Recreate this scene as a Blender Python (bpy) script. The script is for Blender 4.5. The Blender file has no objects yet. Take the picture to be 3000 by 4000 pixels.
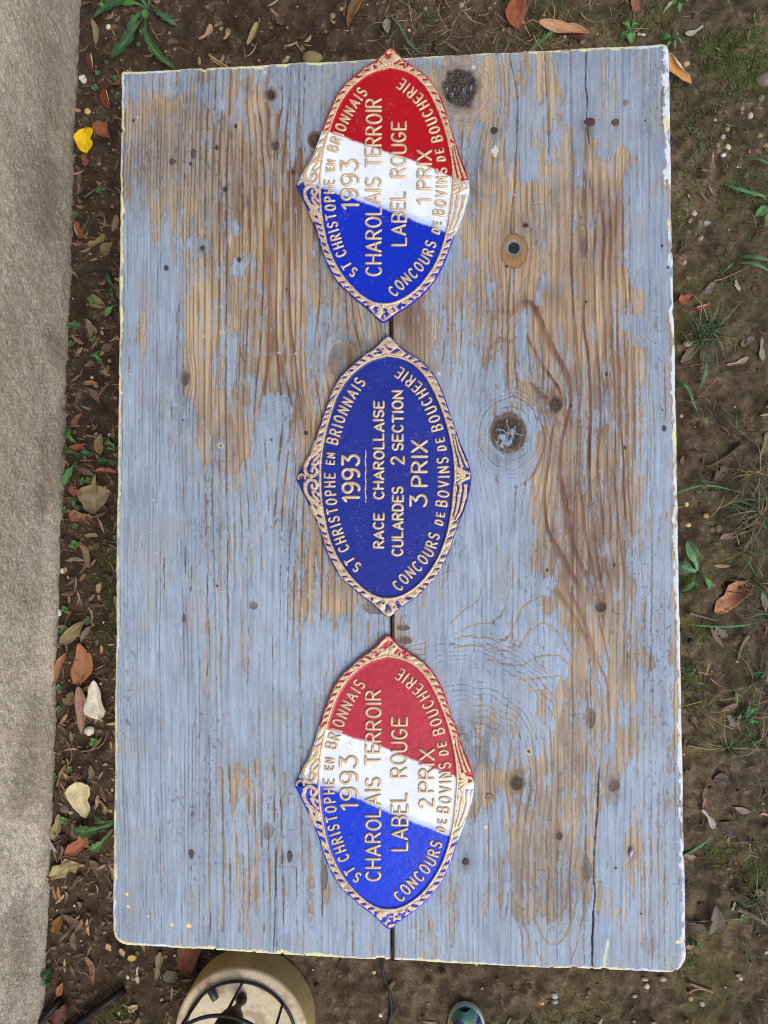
import bpy, math, random
import numpy as np
from mathutils import Matrix, Vector

# ------------------------------------------------------------------ camera, world, sun, exposure
TH = 0.72                                   # height of the table top
F = 2963.0                                  # focal length in photo pixels (3000 x 4000)
RX, RY, RZ = 0.0394, 0.0856, -0.0016
CAM = np.array([0.0919, -0.0674, TH + 1.15])
SC = bpy.context.scene
C = SC.collection


def rotm(x, y, z):
    a = np.array([[1, 0, 0], [0, math.cos(x), -math.sin(x)], [0, math.sin(x), math.cos(x)]])
    b = np.array([[math.cos(y), 0, math.sin(y)], [0, 1, 0], [-math.sin(y), 0, math.cos(y)]])
    c = np.array([[math.cos(z), -math.sin(z), 0], [math.sin(z), math.cos(z), 0], [0, 0, 1]])
    return c @ b @ a


ROT = rotm(RX, RY, RZ)
cam_data = bpy.data.cameras.new('camera')
cam = bpy.data.objects.new('camera', cam_data)
C.objects.link(cam)
cam_data.sensor_fit = 'VERTICAL'
cam_data.sensor_height = 24.0
cam_data.lens = F / 4000.0 * 24.0
cam_data.clip_start = 0.02
cam_data.clip_end = 500
M4 = Matrix([list(ROT[i]) + [CAM[i]] for i in range(3)] + [[0, 0, 0, 1]])
cam.matrix_world = M4
SC.camera = cam

SUN_EL, SUN_AZ = math.radians(52), math.radians(140)     # azimuth clockwise from +Y
world = bpy.data.worlds.new('World')
SC.world = world
world.use_nodes = True
wn = world.node_tree.nodes
wl = world.node_tree.links
sky = wn.new('ShaderNodeTexSky')
sky.sky_type = 'NISHITA'
sky.sun_disc = False
sky.sun_elevation = SUN_EL
sky.sun_rotation = SUN_AZ
sky.air_density = 1.0
sky.dust_density = 2.6
sky.ozone_density = 1.0
wn['Background'].inputs['Strength'].default_value = 0.125
wl.new(sky.outputs[0], wn['Background'].inputs['Color'])
sun_d = bpy.data.lights.new('sun', 'SUN')
sun_d.energy = 1.25
sun_d.angle = math.radians(45)
sun_d.color = (1.0, 0.98, 0.95)
sun = bpy.data.objects.new('sun', sun_d)
C.objects.link(sun)
sdir = Vector((math.sin(SUN_AZ) * math.cos(SUN_EL), math.cos(SUN_AZ) * math.cos(SUN_EL), math.sin(SUN_EL)))
sun.rotation_euler = sdir.to_track_quat('Z', 'Y').to_euler()
sun.location = sdir * 20
SC.view_settings.view_transform = 'Standard'
SC.view_settings.look = 'None'
SC.view_settings.exposure = 0.52
SC.view_settings.gamma = 1
SC.render.film_transparent = False
SC.cycles.pixel_filter_type = 'BLACKMAN_HARRIS'
SC.cycles.filter_width = 1.1

# ------------------------------------------------------------------ helpers
rng = np.random.default_rng(7)
random.seed(7)


def lin(r, g=None, b=None):
    if g is None:
        r, g, b = r
    out = []
    for c in (r, g, b):
        c = c / 255.0
        out.append(c / 12.92 if c <= 0.04045 else ((c + 0.055) / 1.055) ** 2.4)
    return np.array(out)


def W(px, py, z=0.0):
    """photo point -> the point at height z that it shows"""
    px = np.asarray(px, float)
    py = np.asarray(py, float)
    d = np.stack([(px - 1500) / F, -(py - 2000) / F, -np.ones_like(px)], -1) @ ROT.T
    t = (np.asarray(z, float) - CAM[2]) / d[..., 2]
    return CAM + d * t[..., None]


_lat = rng.random((16, 257, 257))
_lat[:, 256, :] = _lat[:, 0, :]
_lat[:, :, 256] = _lat[:, :, 0]


def nz(x, y, s=0):
    """smooth value noise 0..1"""
    L = _lat[s % 16]
    x = x + 37.7 * s + 1000.3
    y = y + 91.3 * s + 1000.7
    xi = np.floor(x)
    yi = np.floor(y)
    fx = x - xi
    fy = y - yi
    fx = fx * fx * (3 - 2 * fx)
    fy = fy * fy * (3 - 2 * fy)
    xi = xi.astype(int) % 256
    yi = yi.astype(int) % 256
    a = L[yi, xi]
    b = L[yi, xi + 1]
    c = L[yi + 1, xi]
    d = L[yi + 1, xi + 1]
    return (a * (1 - fx) + b * fx) * (1 - fy) + (c * (1 - fx) + d * fx) * fy


def fbm(x, y, s=0, o=4):
    t = 0
    a = 0.5
    n = 0
    for i in range(o):
        t = t + a * nz(x * 2 ** i, y * 2 ** i, s + i * 3)
        n += a
        a *= 0.5
    return t / n


def sst(a, b, x):
    t = np.clip((x - a) / (b - a), 0, 1)
    return t * t * (3 - 2 * t)


def line_side(x, y, L):
    # signed distance to an open line: which side of it a point lies on
    best = np.full(x.shape, 1e9)
    sg = np.ones(x.shape)
    for i in range(len(L) - 1):
        ax, ay = L[i][:2]
        dx, dy = L[i + 1][0] - ax, L[i + 1][1] - ay
        q = dx * dx + dy * dy + 1e-12
        t = np.clip(((x - ax) * dx + (y - ay) * dy) / q, 0, 1)
        d = np.hypot(x - ax - t * dx, y - ay - t * dy)
        m = d < best
        best[m] = d[m]
        sg[m] = np.sign((x - ax) * dy - (y - ay) * dx)[m]
    return best * sg


def mixc(c, col, a):
    return c * (1 - a[..., None]) + np.asarray(col) * a[..., None]


def smooth_line(pts, n=8):
    pts = np.asarray(pts, float)
    if len(pts) < 3:
        k = np.linspace(0, 1, n)[:, None]
        return pts[0] * (1 - k) + pts[-1] * k
    P = np.vstack([2 * pts[0] - pts[1], pts, 2 * pts[-1] - pts[-2]])
    out = []
    for i in range(1, len(P) - 2):
        for t in np.linspace(0, 1, n, endpoint=False):
            a, b, c, d = P[i - 1:i + 3]
            out.append(0.5 * ((2 * b) + (c - a) * t + (2 * a - 5 * b + 4 * c - d) * t * t + (3 * b - a - 3 * c + d) * t ** 3))
    out.append(P[-2])
    return np.array(out)


def line_dist(x, y, L):
    """distance to an open line and its parameter (0..1)"""
    best = np.full(x.shape, 1e9)
    par = np.zeros(x.shape)
    seg = np.hypot(*(L[1:] - L[:-1]).T)
    cum = np.concatenate([[0], np.cumsum(seg)])
    for i in range(len(L) - 1):
        ax, ay = L[i][:2]
        dx, dy = L[i + 1][0] - ax, L[i + 1][1] - ay
        q = dx * dx + dy * dy + 1e-12
        t = np.clip(((x - ax) * dx + (y - ay) * dy) / q, 0, 1)
        d = np.hypot(x - ax - t * dx, y - ay - t * dy)
        m = d < best
        best[m] = d[m]
        par[m] = (cum[i] + t[m] * seg[i]) / cum[-1]
    return best, par


def inside(x, y, P):
    r = np.zeros(x.shape, bool)
    n = len(P)
    j = n - 1
    for i in range(n):
        xi, yi = P[i]
        xj, yj = P[j]
        c = ((yi > y) != (yj > y)) & (x < (xj - xi) * (y - yi) / (yj - yi + 1e-12) + xi)
        r ^= c
        j = i
    return r


def make_mesh(name, V, faces, mat, parent=None, col=None, smooth=True):
    """V (n,3); faces a list of (m,4)/(m,3) arrays; one mesh object"""
    me = bpy.data.meshes.new(name)
    V = np.asarray(V, np.float32)
    if not isinstance(faces, list):
        faces = [faces]
    faces = [np.asarray(f, np.int32) for f in faces if len(f)]
    me.vertices.add(len(V))
    me.vertices.foreach_set('co', V.ravel())
    loops = np.concatenate([f.ravel() for f in faces])
    tot = np.concatenate([np.full(len(f), f.shape[1], np.int32) for f in faces])
    start = np.concatenate([[0], np.cumsum(tot)[:-1]]).astype(np.int32)
    me.loops.add(len(loops))
    me.loops.foreach_set('vertex_index', loops)
    me.polygons.add(len(tot))
    me.polygons.foreach_set('loop_start', start)
    me.polygons.foreach_set('loop_total', tot)
    me.polygons.foreach_set('use_smooth', np.full(len(tot), smooth))
    me.update(calc_edges=True)
    me.validate()
    if col is not None:
        a = me.color_attributes.new('col', 'FLOAT_COLOR', 'POINT')
        c = np.ones((len(V), 4), np.float32)
        c[:, :3] = col
        a.data.foreach_set('color', c.ravel())
    me.materials.append(mat)
    o = bpy.data.objects.new(name, me)
    C.objects.link(o)
    if parent is not None:
        o.parent = parent
    return o


def empty(name, loc=(0, 0, 0), label=None, cat=None, group=None):
    o = bpy.data.objects.new(name, None)
    o.location = loc
    o.empty_display_size = 0.05
    C.objects.link(o)
    if label:
        tag(o, label, cat, group)
    return o


def tag(o, label, cat, group=None, kind=None):
    if label:
        o['label'] = label
    if cat:
        o['category'] = cat
    if group:
        o['group'] = group
    if kind:
        o['kind'] = kind
    return o


def gridf(ny, nx, off=0):
    i = np.arange(ny - 1)[:, None] * nx + np.arange(nx - 1)[None, :]
    i = i.ravel() + off
    return np.stack([i, i + nx, i + nx + 1, i + 1], 1)      # rows run downwards (-Y)


class MB:
    """collects pieces into one mesh"""

    def __init__(self):
        self.V = []
        self.F4 = []
        self.F3 = []
        self.Cc = []
        self.n = 0

    def add(self, V, f4=None, f3=None, col=None):
        V = np.asarray(V, float)
        if f4 is not None and len(f4):
            self.F4.append(np.asarray(f4) + self.n)
        if f3 is not None and len(f3):
            self.F3.append(np.asarray(f3) + self.n)
        self.V.append(V)
        self.Cc.append(np.broadcast_to(np.asarray(col if col is not None else (0.5, 0.5, 0.5), float), V.shape))
        self.n += len(V)

    def tube(self, pts, r, col=None, n=6):
        pts = np.asarray(pts, float)
        r = np.broadcast_to(np.asarray(r, float), (len(pts),))
        T = np.gradient(pts, axis=0)
        T /= np.linalg.norm(T, axis=1)[:, None] + 1e-12
        up = np.array([0, 0, 1.0]) if abs(T[0][2]) < 0.9 else np.array([1.0, 0, 0])
        A = np.cross(T, up)
        A /= np.linalg.norm(A, axis=1)[:, None] + 1e-12
        B = np.cross(A, T)
        th = np.linspace(0, 2 * np.pi, n, endpoint=False)
        V = pts[:, None] + r[:, None, None] * (A[:, None] * np.cos(th)[None, :, None] + B[:, None] * np.sin(th)[None, :, None])
        V = V.reshape(-1, 3)
        f = []
        for i in range(len(pts) - 1):
            for k in range(n):
                f.append((i * n + k, i * n + (k + 1) % n, (i + 1) * n + (k + 1) % n, (i + 1) * n + k))
        V = np.vstack([V, pts[0], pts[-1]])
        t = [(len(V) - 2, (k + 1) % n, k) for k in range(n)]
        b = (len(pts) - 1) * n
        t += [(len(V) - 1, b + k, b + (k + 1) % n) for k in range(n)]
        self.add(V, f, t, col)

    def lathe(self, prof, loc, col=None, n=32):
        th = np.linspace(0, 2 * np.pi, n, endpoint=False)
        V = np.array([[r * math.cos(a), r * math.sin(a), z] for r, z in prof for a in th]) + np.asarray(loc)
        f = []
        for i in range(len(prof) - 1):
            for k in range(n):
                f.append((i * n + k, i * n + (k + 1) % n, (i + 1) * n + (k + 1) % n, (i + 1) * n + k))
        self.add(V, f, None, col)

    def box(self, a, b, col=None):
        a = np.asarray(a, float)
        b = np.asarray(b, float)
        V = np.array([[(a, b)[i][0], (a, b)[j][1], (a, b)[k][2]] for i in (0, 1) for j in (0, 1) for k in (0, 1)])
        self.add(V, [(0, 1, 3, 2), (4, 6, 7, 5), (0, 4, 5, 1), (2, 3, 7, 6), (0, 2, 6, 4), (1, 5, 7, 3)], None, col)

    def build(self, name, mat, parent=None, smooth=True, origin=None):
        V = np.vstack(self.V)
        o_ = np.zeros(3) if origin is None else np.asarray(origin, float)
        f = []
        if self.F4:
            f.append(np.vstack(self.F4))
        if self.F3:
            f.append(np.vstack(self.F3))
        o = make_mesh(name, V - o_, f, mat, parent, np.vstack(self.Cc), smooth)
        o.location = o_
        return o


def mat_attr(name, rough=0.6, spec=0.4, nscale=200, namt=0.15, bump=0.2, bscale=400, bdist=0.001, metallic=0.0, coat=0.0,
             coat_r=0.2, rough_var=0.0, detail=4, sheen=0.0, trans=0.0):
    """vertex albedo x fine procedural noise, with bump"""
    m = bpy.data.materials.new(name)
    m.use_nodes = True
    N = m.node_tree.nodes
    L = m.node_tree.links
    p = N['Principled BSDF']
    at = N.new('ShaderNodeAttribute')
    at.attribute_name = 'col'
    tc = N.new('ShaderNodeTexCoord')
    n1 = N.new('ShaderNodeTexNoise')
    n1.inputs['Scale'].default_value = nscale
    n1.inputs['Detail'].default_value = detail
    L.new(tc.outputs['Object'], n1.inputs['Vector'])
    mr = N.new('ShaderNodeMapRange')
    mr.inputs['From Min'].default_value = 0.25
    mr.inputs['From Max'].default_value = 0.75
    mr.inputs['To Min'].default_value = 1 - namt
    mr.inputs['To Max'].default_value = 1 + namt
    L.new(n1.outputs['Fac'], mr.inputs['Value'])
    mx = N.new('ShaderNodeVectorMath')
    mx.operation = 'SCALE'
    L.new(at.outputs['Color'], mx.inputs[0])
    L.new(mr.outputs[0], mx.inputs['Scale'])
    L.new(mx.outputs[0], p.inputs['Base Color'])
    p.inputs['Roughness'].default_value = rough
    p.inputs['Specular IOR Level'].default_value = spec
    p.inputs['Metallic'].default_value = metallic
    p.inputs['Coat Weight'].default_value = coat
    p.inputs['Coat Roughness'].default_value = coat_r
    if rough_var:
        r2 = N.new('ShaderNodeMapRange')
        r2.inputs['To Min'].default_value = rough - rough_var
        r2.inputs['To Max'].default_value = rough + rough_var
        L.new(n1.outputs['Fac'], r2.inputs['Value'])
        L.new(r2.outputs[0], p.inputs['Roughness'])
    if bump:
        n2 = N.new('ShaderNodeTexNoise')
        n2.inputs['Scale'].default_value = bscale
        n2.inputs['Detail'].default_value = detail
        L.new(tc.outputs['Object'], n2.inputs['Vector'])
        b = N.new('ShaderNodeBump')
        b.inputs['Strength'].default_value = bump
        b.inputs['Distance'].default_value = bdist
        L.new(n2.outputs['Fac'], b.inputs['Height'])
        L.new(b.outputs[0], p.inputs['Normal'])
    return m


M_WOOD = mat_attr('weathered_painted_wood', 0.62, 0.35, 900, 0.10, 0.25, 1100, 0.0008, rough_var=0.12)
M_EDGE = mat_attr('old_wood', 0.75, 0.3, 60, 0.25, 0.4, 200, 0.002)
M_ENAMEL = mat_attr('gloss_enamel', 0.30, 0.28, 260, 0.06, 0.22, 420, 0.0008, rough_var=0.08)
M_GOLD = mat_attr('gold_paint', 0.42, 0.5, 900, 0.18, 0.4, 800, 0.0006, metallic=0.35)
M_SOIL = mat_attr('soil', 0.95, 0.15, 160, 0.35, 0.8, 260, 0.004, detail=8)
M_LEAF = mat_attr('dry_leaf', 0.75, 0.25, 300, 0.14, 0.35, 420, 0.001)
M_GREEN = mat_attr('green_leaf', 0.55, 0.35, 300, 0.18, 0.3, 420, 0.001)
M_STONE = mat_attr('stone', 0.8, 0.3, 120, 0.2, 0.5, 350, 0.002, detail=6)
M_WALL = mat_attr('rough_render', 0.95, 0.12, 240, 0.22, 0.6, 260, 0.004, detail=7)
M_IRON = mat_attr('black_iron', 0.5, 0.5, 200, 0.2, 0.3, 500, 0.001, metallic=0.5)
M_PALE = mat_attr('pale_wood', 0.7, 0.3, 90, 0.14, 0.3, 300, 0.001)
M_RUBBER = mat_attr('rubber', 0.6, 0.4, 300, 0.1, 0.2, 500, 0.0005)
M_FABRIC = mat_attr('printed_canvas', 0.85, 0.2, 900, 0.12, 0.4, 1500, 0.0006)
# ------------------------------------------------------------------ the table
# wear map of the paint, read off the boards: 0 = sound paint, 9 = bare wood; columns every 50, rows every 100
LW = """22333333344322222
33333344466532332
67777777334883432
66678885579996433
66688999889949958
64588798889999999
43344567639999999
32233333886998785
11111354553598774
11112478687 39576
13411488 77848562
14511588445999753
11111277348668853
11111147778413 65
11111126788412889
11111125577213778
11111122343222555
00000012332223456
00000011222114477
00000011121112278
00000011112112466
00000001111111455
00000001111111232
00000001111111122
00000001112111122
00000000122211122
00000000122211122
00000000113211122
00000001345422122
00000001344424222
00000001222332222
00000001223332332
00000001223332344
00000001223322233
00000001223322222
00000000112222222"""
MD = """22222333
22223355
22223588
22223666
66666644
66666644
88666644
88666666
77666666
77766688
65666689
45666688
66666666
66666666
66666666
66666666
66666666
66666666
66666666
66666666
66666555
66654334
33333553
22233345
22222222
22222222
22222222
22222222
22222222
22222222
22222222
22222222
22222222
22222222
22222333
22222333"""
RW = """45666413442113321111
44578654154112421122
44767631134112133111
33334433422452221113
44445572566388752126
45577788788588821136
44577798788788831125
43588999677799832225
43369899977888662226
44473899456898766125
44457793877787611226
53337671788675566126
52232361786555565126
32100157865455755127
11222531366754475226
11122213786567765226
11111111788777765226
11111111799877765117
11111122799877764016
11112222799977762016
33111132238998762017
11112222489887764116
00011112227877784116
00111111224665757516
11111111234564774116
11111111357644753116
33443333367755575115
44443344478855753115
43666784688654453224
22488655687643322224
22212256776643332223
33223356775563345223
23333445784464222223
24333355663323311222
43211322121111111111
32222211111111111111"""


def wear_map():
    rows = []
    for a, b, c in zip(LW.split('\n'), MD.split('\n'), RW.split('\n')):
        a = a.replace(' ', '5')
        assert len(a) == 17 and len(b) == 8 and len(c) == 20, (a, b, c)
        rows.append([int(q) for q in a + b + c])
    return np.array(rows, float) / 9.0


WEAR = wear_map()


def wear(px, py):
    x = np.clip((px - 450) / 50, 0, WEAR.shape[1] - 1.001)
    y = np.clip((py - 250) / 100, 0, WEAR.shape[0] - 1.001)
    xi = x.astype(int)
    yi = y.astype(int)
    fx = sst(0, 1, x - xi)
    fy = sst(0, 1, y - yi)
    a = WEAR[yi, xi] * (1 - fx) + WEAR[yi, xi + 1] * fx
    b = WEAR[yi + 1, xi] * (1 - fx) + WEAR[yi + 1, xi + 1] * fx
    return a * (1 - fy) + b * fy


# (points, width, strength) of the strong late-wood rings
RINGS = [
    ([(2038, 1177), (2074, 1183), (2104, 1238), (2140, 1316), (2176, 1382), (2206, 1442), (2224, 1503), (2230, 1599)], (10, 22, 16, 8), .9),
    ([(2038, 1177), (2001, 1225), (1959, 1219), (1923, 1256)], (16, 20, 8), .45),
    ([(2025, 1310), (1995, 1334), (1953, 1331), (1911, 1370), (1887, 1442)], (7, 9, 4), .6),
    ([(2062, 1310), (2092, 1370), (2122, 1430), (2158, 1479), (2188, 1527), (2200, 1581)], (5, 10, 8), .95),
    ([(2074, 1491), (2110, 1533), (2140, 1557)], (6, 12, 6), .9),
    ([(2236, 900), (2230, 1020), (2236, 1141), (2248, 1286), (2260, 1418), (2270, 1503), (2267, 1600), (2270, 1720), (2266, 1829), (2273, 1937), (2288, 2082), (2309, 2173), (2333, 2299), (2360, 2440)], (6, 9, 7, 5), .7),
    ([(2282, 1020), (2285, 1111), (2282, 1262), (2294, 1382), (2306, 1479), (2312, 1600), (2303, 1781), (2303, 1889), (2315, 2022), (2327, 2142), (2345, 2239), (2357, 2299)], (6, 8, 8, 8), .9),
    ([(2321, 900), (2321, 1081), (2330, 1292), (2339, 1442), (2345, 1599), (2339, 1720), (2339, 1841), (2351, 2022), (2363, 2173), (2387, 2299)], (4, 7, 6, 5), .75),
    ([(2354, 700), (2357, 1081), (2363, 1262), (2372, 1442), (2375, 1599), (2375, 1841), (2387, 2082), (2405, 2299)], (4, 7, 6, 4), .7),
    ([(2381, 700), (2387, 1171), (2396, 1382), (2402, 1599), (2405, 1841), (2420, 2082), (2441, 2299)], (4, 7, 6, 4), .8),
    ([(2405, 700), (2411, 1201), (2420, 1382), (2423, 1599), (2429, 1700), (2435, 1841), (2447, 2082)], (4, 7, 6, 4), .8),
    ([(2426, 700), (2444, 1141), (2450, 1352), (2447, 1563), (2453, 1650), (2456, 1901), (2468, 2142)], (4, 6, 6, 4), .7),
    ([(2459, 1081), (2475, 1262), (2478, 1442), (2478, 1599), (2482, 1800)], (4, 6, 6, 3), .7),
    ([(2170, 1636), (2158, 1690), (2149, 1769), (2137, 1853), (2131, 1937), (2137, 2034), (2152, 2094), (2182, 2142), (2212, 2191), (2242, 2251), (2267, 2299)], (6, 9, 8, 14, 12), .9),
    ([(2224, 1600), (2215, 1648), (2200, 1708), (2191, 1781), (2188, 1853), (2203, 1913), (2215, 1992), (2224, 2058), (2242, 2130), (2267, 2191), (2291, 2251), (2309, 2299)], (6, 10, 16, 14, 10), .95),
    ([(1929, 1865), (1959, 1895), (2001, 1901), (2050, 1883), (2086, 1841), (2110, 1787), (2128, 1720), (2116, 1660), (2086, 1618)], (4, 7, 7, 6, 4), .75),
    ([(2223, 2300), (2267, 2387), (2303, 2488), (2346, 2604), (2368, 2667), (2380, 2800)], (10, 8, 6), .6),
    ([(2173, 2300), (2223, 2372), (2274, 2459), (2317, 2546), (2340, 2680)], (14, 12, 7), .55),
    ([(2346, 2390), (2340, 2430), (2360, 2500), (2382, 2590)], (9, 7, 5), .55),
    ([(1863, 1750), (1881, 1841), (1905, 1937), (1923, 2058), (1917, 2154)], (3, 4, 7), .35),
    ([(1062, 880), (1056, 1063), (1063, 1280), (1068, 1390)], (32, 38, 40, 30), .62),
    ([(1054, 1385), (1040, 1480), (1020, 1550), (1010, 1600)], (14, 9, 5), .6),
    ([(1088, 1385), (1110, 1480), (1130, 1540), (1145, 1600)], (14, 14, 9, 5), .6),
    ([(1127, 960), (1128, 1100), (1135, 1250), (1150, 1400), (1160, 1560)], (9, 14, 9, 6), .65),
    ([(1090, 310), (1100, 380), (1088, 460), (1072, 550)], (8, 16, 12, 6), .75),
    ([(1052, 430), (1048, 500), (1060, 570)], (6, 14, 8), .5),
    ([(1145, 1600), (1140, 1680), (1121, 1728), (1100, 1828), (1089, 1904), (1073, 2001), (1062, 2029)], (5, 5, 5, 6), .45),
    ([(1013, 1708), (1029, 1828), (1046, 1947), (1060, 2029)], (5, 5, 7), .3),
    ([(2188, 3010), (2185, 3120), (2188, 3250)], (14, 10, 7), .4),
]
# thin places where wood shows through sound paint
TANS = [
    ([(1760, 2430), (1818, 2380), (1862, 2343), (1876, 2300)], 5), ([(1775, 2474), (1862, 2437), (1934, 2423), (1970, 2365), (1992, 2300)], 4),
    ([(1775, 2495), (1840, 2484), (1905, 2492), (1970, 2499), (2021, 2416), (2050, 2358), (2122, 2329), (2151, 2365)], 6),
    ([(1775, 2531), (1847, 2517), (1927, 2535), (2006, 2542), (2050, 2488), (2079, 2452), (2129, 2434), (2173, 2466), (2223, 2546)], 6),
    ([(1905, 2575), (1992, 2597), (2050, 2593), (2100, 2564), (2173, 2557), (2223, 2597)], 6),
    ([(2006, 2633), (2050, 2651), (2122, 2647), (2180, 2640)], 5), ([(2060, 2690), (2120, 2700), (2180, 2720)], 5),
    ([(2075, 3380), (2085, 3480), (2110, 3555), (2150, 3582), (2200, 3545), (2225, 3440)], 12),
    ([(2072, 3480), (2090, 3590), (2120, 3660), (2160, 3688), (2210, 3650), (2240, 3560), (2262, 3420)], 8),
    ([(2040, 3520), (2058, 3660), (2080, 3770)], 6), ([(2292, 3480), (2260, 3650), (2228, 3760)], 6), ([(2096, 3680), (2106, 3735), (2126, 3768)], 6),
    ([(2010, 3440), (2030, 3600), (2045, 3760)], 4), ([(1700, 3660), (1690, 3790)], 6), ([(1780, 3450), (1768, 3600), (1765, 3700)], 9),
    ([(800, 1700), (807, 2000), (810, 2300), (806, 2700), (800, 3100)], 5), ([(830, 1750), (833, 2100), (836, 2300)], 3),
    ([(858, 1750), (861, 2000), (856, 2300), (862, 2700)], 5), ([(880, 1700), (891, 2050), (888, 2300), (893, 2600)], 5),
    ([(905, 1800), (913, 2000), (915, 2300)], 5), ([(926, 1780), (943, 2050), (948, 2300), (950, 2620)], 6),
    ([(960, 1820), (972, 2050), (983, 2300)], 5), ([(986, 1760), (1008, 2020), (1024, 2230)], 6),
    ([(1083, 2030), (1060, 2060)], 8), ([(1185, 2070), (1165, 2180), (1140, 2280)], 18), ([(1235, 1960), (1215, 2160), (1200, 2300), (1190, 2420)], 22),
    ([(1150, 2370), (1138, 2410)], 22), ([(820, 3050), (815, 3400), (820, 3660)], 5), ([(865, 3000), (872, 3300), (868, 3640)], 7),
    ([(905, 3040), (915, 3250), (925, 3400), (935, 3640)], 9), ([(985, 3050), (1000, 3300), (1010, 3560)], 7), ([(960, 3080), (970, 3400), (962, 3690)], 6),
    ([(1110, 3020), (1105, 3150), (1085, 3300), (1072, 3340)], 9), ([(1180, 2700), (1175, 3100), (1180, 3400)], 4), ([(1230, 2700), (1228, 3000), (1245, 3200)], 4),
    ([(2476, 3150), (2478, 3290), (2474, 3500)], 8), ([(2440, 3250), (2445, 3600)], 5), ([(2500, 3200), (2503, 3700)], 5), ([(2540, 3150), (2535, 3480), (2538, 3720)], 4),
    ([(2570, 3100), (2575, 3700)], 5), ([(2345, 3450), (2335, 3560)], 16), ([(2500, 1250), (2502, 1800), (2512, 2400), (2520, 2900)], 3), ([(2535, 1200), (2540, 2000), (2550, 2900)], 3),
    ([(2105, 230), (2100, 330), (2115, 400)], 22), ([(2150, 240), (2152, 420), (2140, 520)], 20), ([(2030, 280), (2022, 320)], 26), ([(2010, 300), (2006, 380)], 12), ([(1985, 210), (1975, 255)], 14),
]
CRACKS = [
    ([(1989, 202), (2001, 275), (2019, 365), (2022, 437), (2016, 582), (2010, 703), (1995, 884), (2000, 930)], 3.2, .75),
    ([(2001, 996), (1992, 1081), (1983, 1201), (1983, 1382), (1986, 1491)], 4.0, .6),
    ([(2128, 196), (2131, 299), (2140, 437), (2143, 612)], 2.5, .7), ([(2291, 178), (2288, 329), (2294, 389), (2291, 462), (2303, 564)], 3.2, .9),
    ([(2340, 3000), (2336, 3133), (2329, 3225), (2319, 3371), (2323, 3497), (2316, 3597), (2313, 3800)], 4.2, 1.0),
    ([(2318, 3560), (2314, 3690), (2313, 3800)], 6.5, 1.0), ([(2177, 3300), (2175, 3500), (2176, 3763)], 1.5, .7), ([(2306, 2560), (2309, 2922)], 2.2, .7),
    ([(1078, 3300), (1074, 3500), (1068, 3720)], 3.2, .85), ([(1073, 560), (1065, 688), (1059, 900)], 4, .75),
    ([(1157, 1763), (1143, 1980), (1130, 2143), (1124, 2300), (1122, 2500)], 2.5, .75), ([(2122, 1320), (2118, 1500)], 2, .6), ([(2142, 1400), (2138, 1550)], 2, .6),
    ([(1128, 950), (1132, 1250), (1150, 1380)], 2.5, .5), ([(850, 600), (855, 880), (852, 1200), (838, 1600)], 2, .5), ([(930, 500), (934, 800), (930, 1200), (922, 1560)], 2.2, .5),
    ([(880, 540), (884, 900), (880, 1300)], 2, .45), ([(905, 500), (905, 850), (903, 1150)], 2, .45), ([(995, 420), (995, 800), (985, 1000)], 2.2, .5), ([(958, 900), (952, 1300), (946, 1580)], 2.2, .5),
    ([(1135, 250), (1132, 500), (1130, 760)], 2.2, .5), ([(640, 2180), (640, 2300)], 3, .8), ([(722, 2130), (724, 2240)], 2.5, .9), ([(748, 2210), (744, 2310)], 2.5, .8), ([(811, 2590), (808, 2640)], 3.5, .8),
    ([(670, 1560), (668, 1640)], 2.5, .8), ([(695, 1180), (692, 1330), (690, 1480)], 2.5, .6), ([(2000, 2000), (1998, 2090)], 1.5, .3), ([(1850, 2420), (1852, 2550)], 1.5, .6),
    ([(1925, 2420), (1930, 2440)], 3, .8), ([(1990, 2720), (1975, 2800)], 2, .6), ([(1500, 3700), (1500, 3760)], 2, .6), ([(1985, 3480), (1980, 3560)], 2, .5), ([(1740, 1310), (1725, 1420)], 4, .5),
    ([(2030, 1120), (2090, 1030)], 1.4, .35), ([(2010, 1160), (2060, 1080)], 1.4, .3), ([(2210, 1820), (2250, 1780)], 1.6, .4), ([(2210, 1960), (2260, 1880)], 1.6, .35), ([(2260, 1960), (2340, 1850)], 1.4, .35),
    ([(2050, 800), (2120, 795)], 1.8, .4), ([(2055, 795), (2210, 722)], 1.2, .25), ([(2290, 1980), (2345, 1950)], 2, .4), ([(2620, 2440), (2600, 2455)], 2.5, .6),
]
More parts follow.
